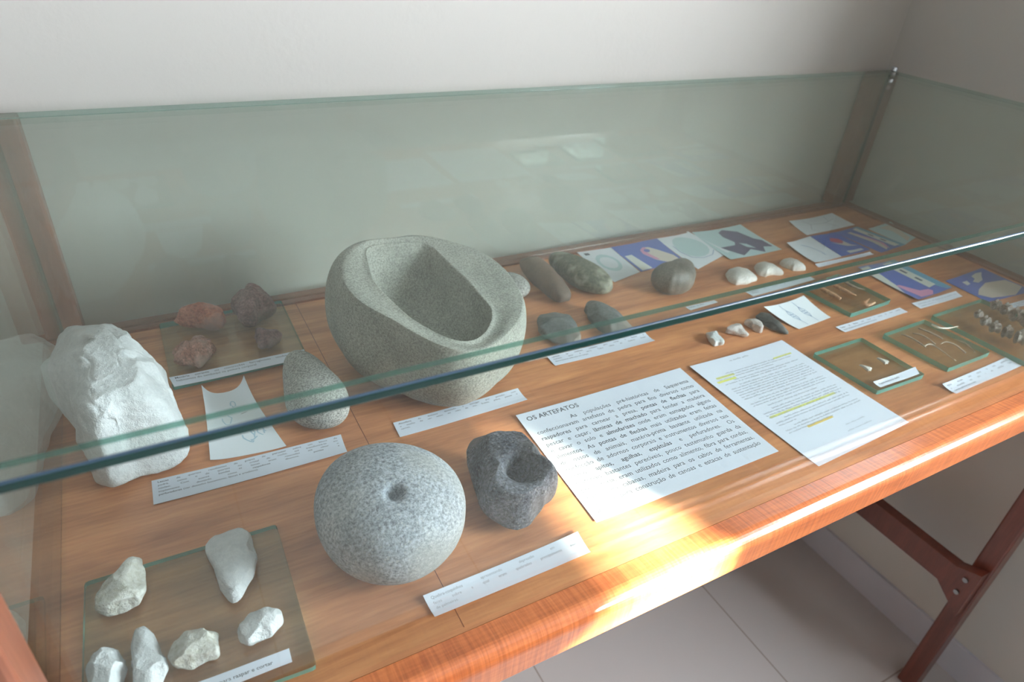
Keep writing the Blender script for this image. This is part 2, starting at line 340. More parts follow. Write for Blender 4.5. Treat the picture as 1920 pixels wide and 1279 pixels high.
# ------------------------------------------------------------------ rocks
def ico(n):
    bm = bmesh.new(); bmesh.ops.create_icosphere(bm, subdivisions=n, radius=1)
    bm.verts.ensure_lookup_table(); V = np.array([v.co[:] for v in bm.verts]); F = [tuple(v.index for v in f.verts) for f in bm.faces]; bm.free()
    return V / np.linalg.norm(V, axis=1)[:, None], F
ICO = {k: ico(k) for k in (3, 4, 5, 6)}
def fbm(P, rs, octs=4, f0=1.6):
    s = np.zeros(len(P)); a = 1.0
    for o in range(octs):
        for _ in range(5):
            d = rs.normal(size=3); d /= np.linalg.norm(d); s += a * np.sin(P @ d * f0 * 2 ** o * 2.2 + rs.uniform(0, 6.28)) / 5
        a *= .55
    return s
def polyrad(poly, c, angs):
    P = np.asarray(poly, float) - c; n = len(P); R = np.zeros(len(angs))
    for k, a in enumerate(angs):
        d = np.array([math.cos(a), math.sin(a)])
        for i in range(n):
            p, q = P[i], P[(i + 1) % n]; e = q - p; den = d[0] * e[1] - d[1] * e[0]
            if abs(den) < 1e-9: continue
            t = (p[0] * e[1] - p[1] * e[0]) / den; s = (p[0] * d[1] - p[1] * d[0]) / den
            if t > 0 and -1e-6 <= s <= 1 + 1e-6: R[k] = max(R[k], t)
    return R
def pcent(poly):
    P = np.asarray(poly, float); x, y = P[:, 0], P[:, 1]; x2, y2 = np.roll(x, -1), np.roll(y, -1); c = x * y2 - x2 * y; A = c.sum()
    return np.array([((x + x2) * c).sum(), ((y + y2) * c).sum()]) / (3 * A)
NA = 72; ANG = np.linspace(-math.pi, math.pi, NA, endpoint=False)
def hull(P):
    P = P[np.lexsort((P[:, 1], P[:, 0]))]; H = []
    for Q in (P, P[::-1]):
        L = []
        for q in Q:
            while len(L) > 1 and (L[-1][0] - L[-2][0]) * (q[1] - L[-2][1]) - (L[-1][1] - L[-2][1]) * (q[0] - L[-2][0]) <= 0: L.pop()
            L.append(q)
        H += L[:-1]
    return np.array(H)
def extremes(uv):
    a = np.linspace(0, 2 * math.pi, 90, endpoint=False); return uv[np.unique(np.argmax(uv @ np.stack([np.cos(a), np.sin(a)]), 0))]
def sil(uv, c): return polyrad(hull(extremes(uv)), c, ANG)
def sil_old(uv, c):
    d = uv - c; a = np.arctan2(d[:, 1], d[:, 0]); r = np.hypot(d[:, 0], d[:, 1]); b = ((a + math.pi) / (2 * math.pi) * NA + .5).astype(int) % NA
    R = np.zeros(NA); np.maximum.at(R, b, r)
    for k in range(NA):
        if R[k] == 0: R[k] = max(R[k - 1], R[(k + 1) % NA])
    return R
def lowpass(r, K):
    f_ = np.fft.rfft(1 / r ** 2); f_[K + 1:] = 0; g = np.fft.irfft(f_, len(r)); return 1 / np.sqrt(np.maximum(g, .15 * (1 / r ** 2).mean()))
def fit(fn, poly, cpx, zc, iters=8, cv=False):
    """fn(rho table over ANG) -> verts; find the plan outline whose solid shows the outline poly"""
    T0 = polyrad(poly, cpx, ANG); T = polyrad(hull(np.asarray(poly, float)), cpx, ANG); conc = T0 / T; c3 = at(cpx[0], cpx[1], zc); rho = np.full(NA, .05)
    for k, a in enumerate(ANG):
        q = at(cpx[0] + T[k] * math.cos(a), cpx[1] + T[k] * math.sin(a), zc) - c3
    pts = np.array([at(cpx[0] + T[k] * math.cos(a), cpx[1] + T[k] * math.sin(a), zc) - c3 for k, a in enumerate(ANG)])
    th = np.arctan2(pts[:, 1], pts[:, 0]); rr = np.hypot(pts[:, 0], pts[:, 1]); o = np.argsort(th)
    rho = np.interp(ANG, th[o], rr[o], period=2 * math.pi)
    dirs = np.stack([np.cos(np.linspace(0, 2 * math.pi, 90)), np.sin(np.linspace(0, 2 * math.pi, 90))])
    for it in range(iters):
        V = fn(rho, c3); uv = proj(V); ix = np.unique(np.argmax(uv @ dirs, 0)); d = uv[ix] - cpx; p = V[ix] - c3
        f_ = np.interp(np.arctan2(d[:, 1], d[:, 0]), ANG, T, period=2 * math.pi) / np.hypot(d[:, 0], d[:, 1]); az_ = np.arctan2(p[:, 1], p[:, 0]); o = np.argsort(az_)
        fa = np.interp(ANG, az_[o], np.clip(f_[o], .75, 1.3), period=2 * math.pi) ** .7
        for _ in range(4): fa = .5 * fa + .25 * (np.roll(fa, 1) + np.roll(fa, -1))
        rho = rho * fa
        if cv: rho = lowpass(rho, 3)
    q = proj(c3 + np.stack([rho * np.cos(ANG), rho * np.sin(ANG), 0 * ANG], 1)) - cpx; al = np.arctan2(q[:, 1], q[:, 0]); conc = np.maximum(conc, .8)
    if not cv: rho = rho * np.interp(al, ANG, conc, period=2 * math.pi)
    return rho, c3
def rock(name, poly, z0, h, mat, label, cat='stone', seed=1, lvl=5, noise=.05, facets=0, fd=.8, ex=2.2, ez=2.2, group=None, f0=1.6, pits=(), flat=.1, origin=None, slant=(0, 0), ridge=0, rough=0, keep=False):
    rs0 = np.random.RandomState(seed); D, F = ICO[lvl]; N = fbm(D, rs0, 4, f0)
    rs = np.random.RandomState(seed + 77); PL = []
    for _ in range(facets):
        d = rs.normal(size=3); d[2] = abs(d[2]) * 1.0; d /= np.linalg.norm(d); PL.append((d, fd * rs.uniform(.86, 1.12)))
    ca = np.hypot(D[:, 0], D[:, 1]); az = np.arctan2(D[:, 1], D[:, 0])
    B = np.sign(D[:, 2]) * np.abs(D[:, 2]) ** (2 / ez); hor = ca ** (2 / ex)
    U = np.stack([hor * np.cos(az), hor * np.sin(az), B], 1)
    for d, k in PL:
        e = U @ d - k; msk = e > 0; U[msk] -= d * e[msk][:, None]
    U = U * (1 + noise * N)[:, None]
    if rough: U = U * (1 + rough * fbm(D * 5, rs, 4, 1.5))[:, None]
    zlo = U[:, 2].min(); zhi = U[:, 2].max(); cut = zlo + flat * (zhi - zlo); U[:, 2] = np.maximum(U[:, 2], cut)
    az = np.arctan2(U[:, 1], U[:, 0]); hr = np.hypot(U[:, 0], U[:, 1]); zz = (U[:, 2] - cut) / (zhi - cut)
    if ridge: zz = zz * (1 - ridge * np.clip(hr, 0, 1) ** 1.5)
    def fn(rho, c3):
        r = np.interp(az, ANG, rho, period=2 * math.pi) * hr
        x, y = r * np.cos(az), r * np.sin(az)
        return np.stack([c3[0] + x, c3[1] + y, z0 + zz * h * np.clip(1 + slant[0] * x / rho.mean() + slant[1] * y / rho.mean(), .1, 3)], 1)
    cpx = pcent(poly); rho, c3 = fit(fn, poly, cpx, z0 + h * .42, cv=(facets == 0 and not keep)); V = fn(rho, c3)
    for (pu, pv, pr_, dep) in pits:
        uv = proj(V); vis = V[:, 2] > z0 + .35 * h; dd = np.hypot(uv[:, 0] - pu, uv[:, 1] - pv); dd[~vis] = 1e9
        c = V[np.argmin(dd)].copy(); q = np.linalg.norm(V - c, axis=1); g = np.exp(-(q / pr_) ** 2 * 1.2); g[q > 2.5 * pr_] = 0
        nd = (c - np.array([c3[0], c3[1], z0 + h * .3])); nd /= np.linalg.norm(nd)
        V = V - nd[None] * (dep * g)[:, None]
    V[:, 2] = np.maximum(V[:, 2], z0)
    o = mk(name, V, F, mat, None, origin=(c3[0], c3[1], z0), smooth=True)
    if facets:
        md = o.modifiers.new('s', 'EDGE_SPLIT') if False else None
    return props(o, label, cat, group)

# ------------------------------------------------------------------ paper, print and drawings
class Sheet:
    def __init__(s, quad, z, lifts=(0, 0, 0, 0), wave=0, seed=0, pw=2.2):
        s.L = lifts; s.z = z; s.pw = pw; s.wave = wave
        s.Q = [at(q[0], q[1], z + .0004 + lf) for q, lf in zip(quad, lifts)]
        for q in s.Q: q[2] = 0
        s.rs = np.random.RandomState(seed).uniform(0, 6.28, 6)
        s.w = np.linalg.norm(s.Q[1] - s.Q[0]); s.h = np.linalg.norm(s.Q[3] - s.Q[0])
    def __call__(s, u, v, dz=0):
        u = np.asarray(u, float); v = np.asarray(v, float); W = [(1 - u) * (1 - v), u * (1 - v), u * v, (1 - u) * v]
        P = sum(w[..., None] * q for w, q in zip(W, s.Q)); z = sum(np.clip(w, 0, 1) ** s.pw * lf for w, lf in zip(W, s.L))
        z = z + s.wave * (1.1 + np.sin(u * 7 + s.rs[0]) * .6 + np.sin(u * 3 + v * 4 + s.rs[1]) * .5)
        P[..., 2] = s.z + .0004 + z + dz
        return P
def paper(name, label, cat, quad, z=0.0, lifts=(0, 0, 0, 0), wave=0.0, seed=0, mat='paper', group=None, n=(24, 8), pw=2.2):
    S = Sheet(quad, z, lifts, wave, seed, pw); nu, nv = n
    u, v = np.meshgrid(np.linspace(0, 1, nu + 1), np.linspace(0, 1, nv + 1), indexing='ij'); V = S(u.ravel(), v.ravel())
    F = [(i * (nv + 1) + j, i * (nv + 1) + j + 1, (i + 1) * (nv + 1) + j + 1, (i + 1) * (nv + 1) + j) for i in range(nu) for j in range(nv)]
    o = mk(name, V, F, M[mat], None, smooth=False); md = o.modifiers.new('thickness', 'SOLIDIFY'); md.thickness = .0003; md.offset = -1
    return props(o, label, cat, group), S
_G = {}
def glyph(ch, bold):
    k = (ch, bold)
    if k in _G: return _G[k]
    def make(t):
        c = bpy.data.curves.new('t', 'FONT'); c.body = t; c.resolution_u = 2; c.offset = .010 if bold else 0
        o = bpy.data.objects.new('t', c); C.objects.link(o); bpy.context.view_layer.update()
        me = o.to_mesh(); V = np.array([v.co[:] for v in me.vertices]).reshape(-1, 3); F = [tuple(p.vertices) for p in me.polygons]
        o.to_mesh_clear(); C.objects.unlink(o); bpy.data.objects.remove(o); bpy.data.curves.remove(c); return V, F
    V, F = make(ch); a, _ = make('H' + ch + 'H'); b, _ = make('HH'); adv = np.ptp(a[:, 0]) - np.ptp(b[:, 0])
    _G[k] = (V, F, adv); return _G[k]
def word_mesh(wd, bold):
    Vs, Fs, x = [], [], 0; nb = 0
    for ch in wd:
        V, F, adv = glyph(ch, bold)
        if len(V): Vs.append(V + np.array([x, 0, 0])); Fs += [tuple(nb + i for i in f) for f in F]; nb += len(V)
        x += adv
    return (np.concatenate(Vs) if Vs else np.zeros((0, 3))), Fs, x
def text(parent, S, lines, x0, x1, y0, lh, size, mat='ink', just=True, w=None, h=None, squash=1.0, name='printed_text'):
    """lines: strings, *word* is bold, a leading '>' indents, '|' at the end stops justification; metres on the sheet"""
    Wd, Hd = w or S.w, h or S.h; AV, AF, nb = [], [], 0
    for li, ln in enumerate(lines):
        ind = 0; j = just
        while ln.startswith('>'): ind += (x1 - x0) * .11; ln = ln[1:]
        if ln.endswith('|'): ln = ln[:-1]; j = False
        ws = []
        for wd in ln.split():
            bd = wd.startswith('*'); ws.append(word_mesh(wd.strip('*'), bd))
        tot = sum(q[2] for q in ws) * size * squash; gap = .28 * size * squash
        if j and len(ws) > 1: gap = max(.1 * size, (x1 - x0 - ind - tot) / (len(ws) - 1))
        x = x0 + ind
        for V, F, adv in ws:
            if len(V):
                P = S((x + V[:, 0] * size * squash) / Wd, (y0 + li * lh - V[:, 1] * size) / Hd, .00015)
                AV.append(P); AF += [tuple(nb + i for i in f) for f in F]; nb += len(P)
            x += adv * size * squash + gap
    return mk(name, np.concatenate(AV), AF, M[mat], parent)
def patch(parent, S, name, poly, mat, dz=.00012, sub=6):
    """flat printed shape on the sheet given as uv polygon, cut into a fan"""
    P = np.asarray(poly, float); c = P.mean(0); V = [c]; n = len(P)
    Q = []
    for i in range(n):
        a, b = P[i], P[(i + 1) % n]
        for k in range(sub): Q.append(a + (b - a) * k / sub)
    Q = np.array(Q); m_ = len(Q); rr = [.33, .66, 1.0]; pts = [c[None]] + [c + (Q - c) * r for r in rr]; A = np.concatenate(pts)
    F = [(0, 1 + i, 1 + (i + 1) % m_) for i in range(m_)]
    for r in range(2):
        b0, b1 = 1 + r * m_, 1 + (r + 1) * m_
        F += [(b0 + i, b1 + i, b1 + (i + 1) % m_, b0 + (i + 1) % m_) for i in range(m_)]
    return mk(name, S(A[:, 0], A[:, 1], dz), F, M[mat], parent)
def strokes(parent, S, lines, mat='blueink', wd=.0008, name='pencil_drawing', dz=.0002):
    V, F = [], []
    for ln in lines:
        P = np.asarray(ln, float); P = np.concatenate([np.linspace(P[i], P[i + 1], 5)[:-1] for i in range(len(P) - 1)] + [P[-1:]])
        Q = P * np.array([S.w, S.h]); t = np.gradient(Q, axis=0); t /= np.linalg.norm(t, axis=1)[:, None] + 1e-9; nn = np.stack([-t[:, 1], t[:, 0]], 1) * wd / 2
        b = len(V)
        for s_ in (1, -1):
            q = (Q + s_ * nn) / np.array([S.w, S.h]); V += S(q[:, 0], q[:, 1], dz).tolist()
        k = len(P); F += [(b + i, b + i + 1, b + k + i + 1, b + k + i) for i in range(k - 1)]
    return mk(name, V, F, M[mat], parent)
def squiggles(parent, S, rows, x0, x1, size, seed, mat='greyink', name='printed_text'):
    """tiny unreadable type: rows of short vertical strokes grouped in words; rows: (y, xa, xb)"""
    rs = random.Random(seed); L = []
    for y, xa, xb in rows:
        x = xa
        while x < xb - .01:
            for _ in range(rs.randint(2, 9)):
                if x > xb: break
                hh = size * rs.choice((.55, .55, .6, .95)); L.append([(x, y), (x + size * .04 / S.w * S.h, y - hh)]); L.append([(x, y - size * .5), (x + .55 * size * S.h / S.w, y - size * rs.choice((0, .5, .25)))])
                x += .6 * size * S.h / S.w
            x += .55 * size * S.h / S.w
    return strokes(parent, S, L, mat, size * S.h * .14, name)

LB = 'paper label'
# big text sheet
o, S = paper('text_sheet', 'large printed sheet headed OS ARTEFATOS beside the pitted dark stone', 'sheet of paper', [(967, 779), (1275, 690), (1460, 846), (1118, 980)], 0, (.002, .002, .003, .001), .0003, 3, n=(24, 20))
text(o, S, ['*OS *ARTEFATOS|'], .010, .28, .0175, .012, .0122)
text(o, S, ['>>As populações pré-históricas de Saquarema', 'confeccionavam artefatos de pedra para fins diversos como', '*raspadores para carnear a presa, *pontas *de *flechas para', 'pescar e caçar, *lâminas *de *machado para fender a madeira',
  'e cavar o solo e *almofarizes onde eram esmagados alguns', 'alimentos. As *pontas *de *flechas mais utilizadas eram feitas', 'de ossos de animais, matéria-prima bastante utilizada na', 'confecção de adornos corporais e instrumentos diversos tais',
  'como *apitos, *agulhas, *espátulas e perfuradores. Os', 'materiais bastantes perecíveis, pouco testemunho guarda da', 'pré-história, eram utilizados como alimento, fibra para cordas,', 'palha para cabanas, madeira para os cabos de ferramentas,', 'armas e para construção de canoas e estacas de sustentação', 'das cabanas.|'],
  .010, .284, .0345, .01265, .0103)
# second sheet with highlighter
o, S = paper('highlighted_text_sheet', 'finely printed sheet with yellow highlighter marks, beside the large headed sheet', 'sheet of paper', [(1293, 687), (1466, 638), (1704, 792), (1535, 875)], 0, (.003, .002, .002, .001), .0003, 4, n=(16, 24))
rows = []; y = .155; ks = [3, 2, 7, 3, 1, 4, 3, 3]; rr = random.Random(5)
for b, k in enumerate(ks):
    for i in range(k):
        xa = .20 if i == 0 else .09
        xb = .90 if i < k - 1 else rr.uniform(.25, .9)
        rows.append((y, xa, xb)); y += .0212
    y += .0085
squiggles(o, S, rows, .09, .9, .0145, 1); squiggles(o, S, [(.055, .36, .56)], .3, .6, .019, 2)
squiggles(o, S, [(.84, .55, .75), (.885, .50, .76)], .5, .8, .0145, 3, name='printed_signature')
def hl(name, x0, x1, y, hgt, mat='yellow', sk=0): patch(o, S, name, [(x0, y), (x1, y + sk), (x1, y + hgt + sk), (x0, y + hgt)], mat, .0001)
hl('highlighter_mark', .08, .26, .163, .018); hl('highlighter_mark', .05, .24, .198, .018); hl('highlighter_mark', .72, .92, .138, .014); hl('highlighter_mark', .10, .80, .583, .017, 'yellow'); hl('highlighter_mark', .27, .54, .738, .017, 'amber')

def label(quad, lines, lab, z=0, size=.0042, lh=.0052, y0=.0052, x0=.006, x1=None, lifts=(0, 0, 0, 0), mat='paper', ink='ink', seed=0, just=True, border=False, wave=.0003, sq=1.0):
    o, S = paper('paper_label', lab, LB, quad, z, lifts, wave, seed, mat, n=(24, 4))
    if lines: text(o, S, lines, x0, x1 or S.w - .006, y0, lh, size, ink, just, squash=sq)
    return o, S
label([(284, 902), (639, 815), (651, 847), (288, 947)], ['*Lascas de quartzo resultantes de golpes de *percutor sobre um bloco de', 'pedra, como o de quartzo ou cristal de rocha, até transformá-lo em', 'núcleo. Com suaves batidas as lascas eram retocadas até obter o', 'implemento desejado como *raspadores diversos, *pontas e', '*perfuradores (ver desenho lascamento, lascas e artefatos).|'],
      'five-line paper label under the curled drawing, its text starting with Lascas', size=.0044, lh=.0054, y0=.0062, lifts=(.001, .002, .004, .001), seed=1, sq=1.05)
label([(317, 709), (570, 656), (577, 672), (327, 726)], ['*Matéria *corante ou concreções ferruginosas usadas como', 'habitantes do sambaqui na pintura corporal|'], 'narrow wavy paper label on the front edge of the red-rock glass slab', z=.0095, size=.0064, lh=.0072, y0=.0075, seed=2, wave=.0008, lifts=(0, .002, 0, 0), sq=.95)
label([(737, 793), (971, 728), (989, 749), (750, 820)], ['*Almofariz de diabásio destinado a esmagar por pressão, com', 'o auxílio de um seixo ou mão de mó, frutos, grãos, peixes e', 'carnes.|'], 'paper label in front of the big stone mortar, text starting Almofariz', size=.0044, lh=.0056, y0=.0063, seed=3, lifts=(.001, .003, .003, .001), sq=1.05)
label([(793, 1117), (1083, 997), (1107, 1035), (815, 1157)], ['*Quebra-coquinhos apresentando depressão em suas', 'faces sobre a qual eram quebrados principalmente frutos', 'de palmeiras.|'], 'paper label nearest the front rail, below the round pitted stone', size=.0046, lh=.0060, y0=.0068, seed=4, lifts=(.004, .002, .002, .002), ink='greyink', sq=1.02)
label([(1025, 668), (1208, 622), (1228, 639), (1041, 686)], ['*Lâminas *de *machado utilizadas para cortar e fender a', 'madeira, cavar a terra. Cujos cabos de madeira foram', 'decompostos pela ação do tempo|'], 'paper label in front of the two axe blades, text starting Lâminas de machado', size=.0047, lh=.0058, y0=.0066, seed=5, lifts=(.002, .003, .003, .001), sq=.95)
label([(1285, 576), (1339, 563), (1346, 567), (1295, 582)], ['*Polidor *de *seixo|'], 'tiny one-line paper label in front of the grey-brown pebble', size=.0056, y0=.0066, x0=.004, seed=6)
label([(1397, 547), (1517, 518), (1529, 524), (1412, 556)], ['*Raspadores de conchas de moluscos bivalves', 'utilizadas|'], 'paper label just in front of the three white shells', size=.0050, lh=.0062, y0=.0065, seed=7)
label([(1567, 613), (1687, 577), (1702, 585), (1585, 623)], ['*Pontas *de *flechas com farpas e pontas de osso, também', 'foram utilizadas principalmente na captura de peixes|'], 'two-line paper label below the slab with orange-brown bones', size=.0052, lh=.0064, y0=.0072, seed=8, lifts=(.002, 0, 0, .001), sq=.85)
label([(1637, 716), (1716, 688), (1724, 701), (1651, 727)], ['*Pingente *de *dente *de *tubarão|'], 'one-line bordered paper label on the small slab with two tooth pendants', z=.0085, size=.0052, y0=.0082, x0=.006, seed=9, lifts=(.003, .001, 0, 0), sq=.85)
label([(1767, 720), (1886, 670), (1915, 686), (1793, 738)], ['*Agulhas esboçadas sobre espinhas de peixe, apresentando', 'as extremidades uma ponta e uma perfuração. Neste', 'mostruário agulhas para pesca e tecido|'], 'three-line paper label with upturned left end, nearest the front right rail', size=.0050, lh=.0062, y0=.0065, seed=10, lifts=(.005, .001, 0, .003), sq=.78)
label([(1709, 569), (1792, 546), (1805, 556), (1726, 579)], None, 'paper label below the blue print with scale bar', seed=11, lifts=(.001, .002, 0, 0))
_o, _S = bpy.data.objects['paper_label.010'], None
squiggles(_o, Sheet([(1709, 569), (1792, 546), (1805, 556), (1726, 579)], 0, (.001, .002, 0, 0), .0003, 11), [(.45, .08, .95), (.8, .08, .4)], 0, 1, .24, 9)
o, S = paper('paper_label', 'paper label at the right frame edge beside the grey vertebrae', LB, [(1890, 571), (1965, 549), (1976, 560), (1901, 578)], 0, (0, 0, 0, 0), .0003, 12); squiggles(o, S, [(.45, .08, .95), (.8, .08, .8)], 0, 1, .24, 10)
o, S = paper('paper_label', 'thin paper label wedged in front of the curved-bone drawing and red hook print', LB, [(1528, 495), (1631, 472), (1639, 477), (1536, 501)], 0, (.003, .003, 0, 0), .0003, 13); squiggles(o, S, [(.5, .08, .9)], 0, 1, .26, 11)
o, S = paper('paper_label', 'paper label on the glass slab in the front left corner, below the white flakes', LB, [(352, 1286), (542, 1216), (548, 1241), (362, 1315)], .0065, (0, .002, 0, 0), .0003, 14); text(o, S, ['*Usadas para *raspar *e *cortar|'], .006, S.w - .03, .0105, .006, .0056, just=True)

# drawings
DR = 'drawing'
o, S = paper('curled_drawing', 'white sheet with curled-up corners and faint blue pencil marks beside the quartz block', DR, [(378, 722), (457, 704), (537, 836), (394, 862)], 0, (.020, .022, .002, .004), 0, 20, 'whiter', n=(24, 30), pw=7)
rs = random.Random(3)
def scrib(cx, cy, r, n=3, k=6):
    L = []
    for _ in range(n):
        a = rs.uniform(0, 6); L.append([(cx + r * rs.uniform(.4, 1) * math.cos(a + i * .45), cy + r * rs.uniform(.6, 1) * math.sin(a + i * .45)) for i in range(k)])
    return L
strokes(o, S, scrib(.55, .22, .06, 3) + scrib(.35, .45, .10, 2) + scrib(.6, .72, .13, 5) + scrib(.8, .70, .08, 3), 'paleblue', .0012)
for q_ in ([(.62, .40), (.74, .38)], [(.35, .62), (.47, .60)], [(.78, .58), (.9, .56)]): strokes(o, S, [q_], 'ink', .0009, 'scale_dash')
o, S = paper('fish_spear_drawing', 'white card with two blue spear point sketches, leaning over the black pointed stone', DR, [(1432, 575), (1507, 554), (1558, 595), (1498, 617)], 0, (.014, .012, .001, .002), 0, 21, 'whiter', pw=1.6)
for cx in (.34, .66):
    strokes(o, S, [[(cx, .05), (cx, .95)], [(cx, .28), (cx - .05, .4), (cx - .05, .6), (cx, .74)], [(cx, .28), (cx + .05, .4), (cx + .05, .6), (cx, .74)], [(cx - .05, .46), (cx + .05, .46)], [(cx - .05, .55), (cx + .05, .55)]], 'blueink', .0011)
o, S = paper('branch_drawing', 'pale sheet with thin branching pencil lines at the far back right corner', DR, [(1479, 415), (1560, 400), (1603, 422), (1513, 442)], 0, (.004, .004, 0, 0), .0006, 22, 'whiter', pw=2)
strokes(o, S, [[(.25, .1), (.32, .4), (.2, .75), (.3, .9)], [(.32, .4), (.6, .5), (.85, .35)], [(.6, .5), (.7, .9)], [(.75, .1), (.7, .45)]], 'greyink', .0012)
o, S = paper('curved_bone_drawing', 'pale sheet with one curved pencil line, left of the blue print with red hook', DR, [(1475, 455), (1519, 443), (1578, 481), (1528, 492)], 0, (.007, 0, .002, .004), .0004, 23, 'whiter')
strokes(o, S, [[(.35, .2), (.5, .35), (.62, .6), (.66, .8)], [(.38, .22), (.54, .38), (.66, .62), (.66, .8)]], 'blueink', .0012)
# printed photographs
PR = 'print'
def photo(name, lab, quad, mat, lifts=(0, 0, 0, 0), seed=0): return paper(name, lab, PR, quad, 0, lifts, .0004, seed, mat, n=(14, 12))
o, S = photo('shell_print', 'pale print of a round shell behind the green flecked stone', [(1080, 472), (1145, 464), (1200, 510), (1152, 529)], 'whiter', (.003, .002, 0, .002), 30)
patch(o, S, 'shell_picture', [(.5 + .3 * math.cos(a), .48 + .3 * math.sin(a)) for a in np.linspace(0, 6.28, 14)[:-1]], 'photopale', .0001, 2)
patch(o, S, 'shell_centre', [(.5 + .22 * math.cos(a), .48 + .2 * math.sin(a)) for a in np.linspace(0, 6.28, 14)[:-1]], 'whiter', .00016, 2)
patch(o, S, 'scale_mark', [(.13, .08), (.27, .08), (.27, .15), (.13, .15)], 'ink', .0002, 1)
o, S = photo('pendant_print', 'blue print showing a pink and white drop-shaped pendant with a hole', [(1145, 464), (1231, 447), (1281, 487), (1202, 510)], 'photoblue', (.002, .002, 0, 0), 31)
patch(o, S, 'pendant_picture', [(.42, .45), (.45, .30), (.55, .22), (.66, .26), (.78, .45), (.93, .75), (.95, .98), (.72, .98), (.52, .75)], 'photobone', .0001, 2)
patch(o, S, 'pendant_shade', [(.42, .45), (.45, .30), (.55, .22), (.60, .24), (.50, .45), (.60, .78), (.52, .75)], 'photopink', .00015, 2)
patch(o, S, 'pendant_hole', [(.56 + .06 * math.cos(a), .37 + .07 * math.sin(a)) for a in np.linspace(0, 6.28, 10)[:-1]], 'photoblue', .0002, 2)
patch(o, S, 'scale_strip', [(.05, .40), (.20, .40), (.28, .98), (.05, .98)], 'photowhite', .0001, 2)
o, S = photo('outline_print', 'pale print with one large blue curved outline behind the grey-brown pebble', [(1231, 447), (1290, 434), (1368, 472), (1309, 505)], 'whiter', (.002, .004, .002, .001), 32)
patch(o, S, 'shape_picture', [(.5 + .36 * math.cos(a), .45 + .36 * math.sin(a)) for a in np.linspace(0, 6.28, 16)[:-1]], 'photopale', .0001, 2)
strokes(o, S, [[(.14, .3), (.12, .5), (.2, .72), (.4, .84), (.65, .86), (.82, .76)]], 'blueink', .0016)
o, S = photo('root_print', 'pale cyan print of a dark twisted shape, largest in the back row', [(1297, 436), (1388, 421), (1466, 468), (1370, 487)], 'photopale', (.003, .006, .001, .003), 33)
patch(o, S, 'dark_shape_picture', [(.45, .12), (.58, .05), (.78, .2), (.86, .5), (.95, .6), (.95, .85), (.8, .8), (.7, .97), (.55, .8), (.42, .88), (.30, .95), (.12, .6), (.32, .72), (.48, .5), (.42, .28)], 'photodark', .0001, 2)
patch(o, S, 'pale_gap_picture', [(.52, .55), (.62, .62), (.66, .8), (.55, .72)], 'photopale', .0002, 2)
o, S = photo('fish_hook_print', 'blue print with a small red and white hook shape near the back right', [(1519, 443), (1566, 436), (1632, 468), (1578, 481)], 'photoblue', (.001, 0, .003, 0), 34)
patch(o, S, 'hook_shade', [(.35, .35), (.52, .2), (.72, .30), (.75, .5), (.55, .5)], 'photored', .0001, 2)
patch(o, S, 'hook_picture', [(.30, .40), (.42, .50), (.62, .52), (.75, .42), (.78, .62), (.92, .72), (.62, .66)], 'photobone', .00016, 2)
patch(o, S, 'scale_strip', [(.35, .84), (.85, .86), (.85, .94), (.35, .95)], 'photowhite', .00016, 2)
o, S = photo('long_bone_print', 'blue print of a long white bone with a scale strip, near the back right', [(1566, 436), (1607, 425), (1698, 459), (1652, 474)], 'photoblue', (0, .001, 0, .001), 35)
patch(o, S, 'cyan_band', [(.78, 0), (1, 0), (1, 1), (.78, 1)], 'photocyan', .00008, 4)
patch(o, S, 'scale_strip', [(.66, .06), (.86, .04), (.86, .94), (.66, .94)], 'photowhite', .00012, 4)
patch(o, S, 'scale_mark', [(.73, .34), (.79, .34), (.79, .46), (.73, .46)], 'ink', .0002, 1); patch(o, S, 'scale_mark', [(.73, .60), (.79, .60), (.79, .72), (.73, .72)], 'ink', .0002, 1)
patch(o, S, 'bone_shade', [(.48, .2), (.58, .5), (.6, .75), (.45, .95), (.40, .5)], 'photopink', .0001, 2)
patch(o, S, 'bone_picture', [(.30, .12), (.44, .12), (.5, .4), (.52, .7), (.42, .92), (.30, .96), (.40, .7), (.36, .4)], 'photobone', .00016, 2)
o, S = photo('jaw_print', 'pale cyan print with brownish shape touching the right trim', [(1628, 429), (1669, 416), (1722, 442), (1697, 459)], 'photopale', (.001, .002, 0, 0), 36)
patch(o, S, 'jaw_picture', [(.35, .1), (.75, .12), (.8, .45), (.6, .9), (.3, .95), (.45, .6), (.5, .35)], 'photobone', .0001, 2)
o, S = photo('needle_print', 'blue print with scale strip and a pink-edged curve, right of the orange bones', [(1608, 501), (1676, 487), (1785, 539), (1722, 562)], 'photoblue', (.004, .001, .001, .005), 37)
patch(o, S, 'cyan_band', [(.75, 0), (1, 0), (1, 1), (.88, .98), (.78, .8)], 'photocyan', .00008, 4)
patch(o, S, 'scale_strip', [(.62, .04), (.84, .04), (.84, .82), (.62, .84)], 'photowhite', .00012, 4)
patch(o, S, 'scale_mark', [(.70, .28), (.76, .28), (.76, .40), (.70, .40)], 'ink', .0002, 1); patch(o, S, 'scale_mark', [(.70, .54), (.76, .54), (.76, .66), (.70, .66)], 'ink', .0002, 1)
patch(o, S, 'pale_rim', [(0, .05), (.25, .02), (.2, .3), (.12, .6), (0, .8)], 'photowhite', .0001, 3)
patch(o, S, 'pink_curve', [(.10, .6), (.18, .6), (.24, .82), (.5, .93), (.55, .86), (.58, .92), (.45, .99), (.15, .97)], 'photopink', .00014, 2)
o, S = photo('vertebra_print', 'blue print showing white fragments and a large pale bone at right', [(1772, 527), (1841, 503), (1938, 546), (1852, 567)], 'photoblue', (.001, .001, 0, 0), 38)
patch(o, S, 'bone_picture', [(.25, .55), (.55, .42), (.95, .5), (.98, .8), (.62, .98), (.18, .9), (.08, .7)], 'photobone', .0001, 3)
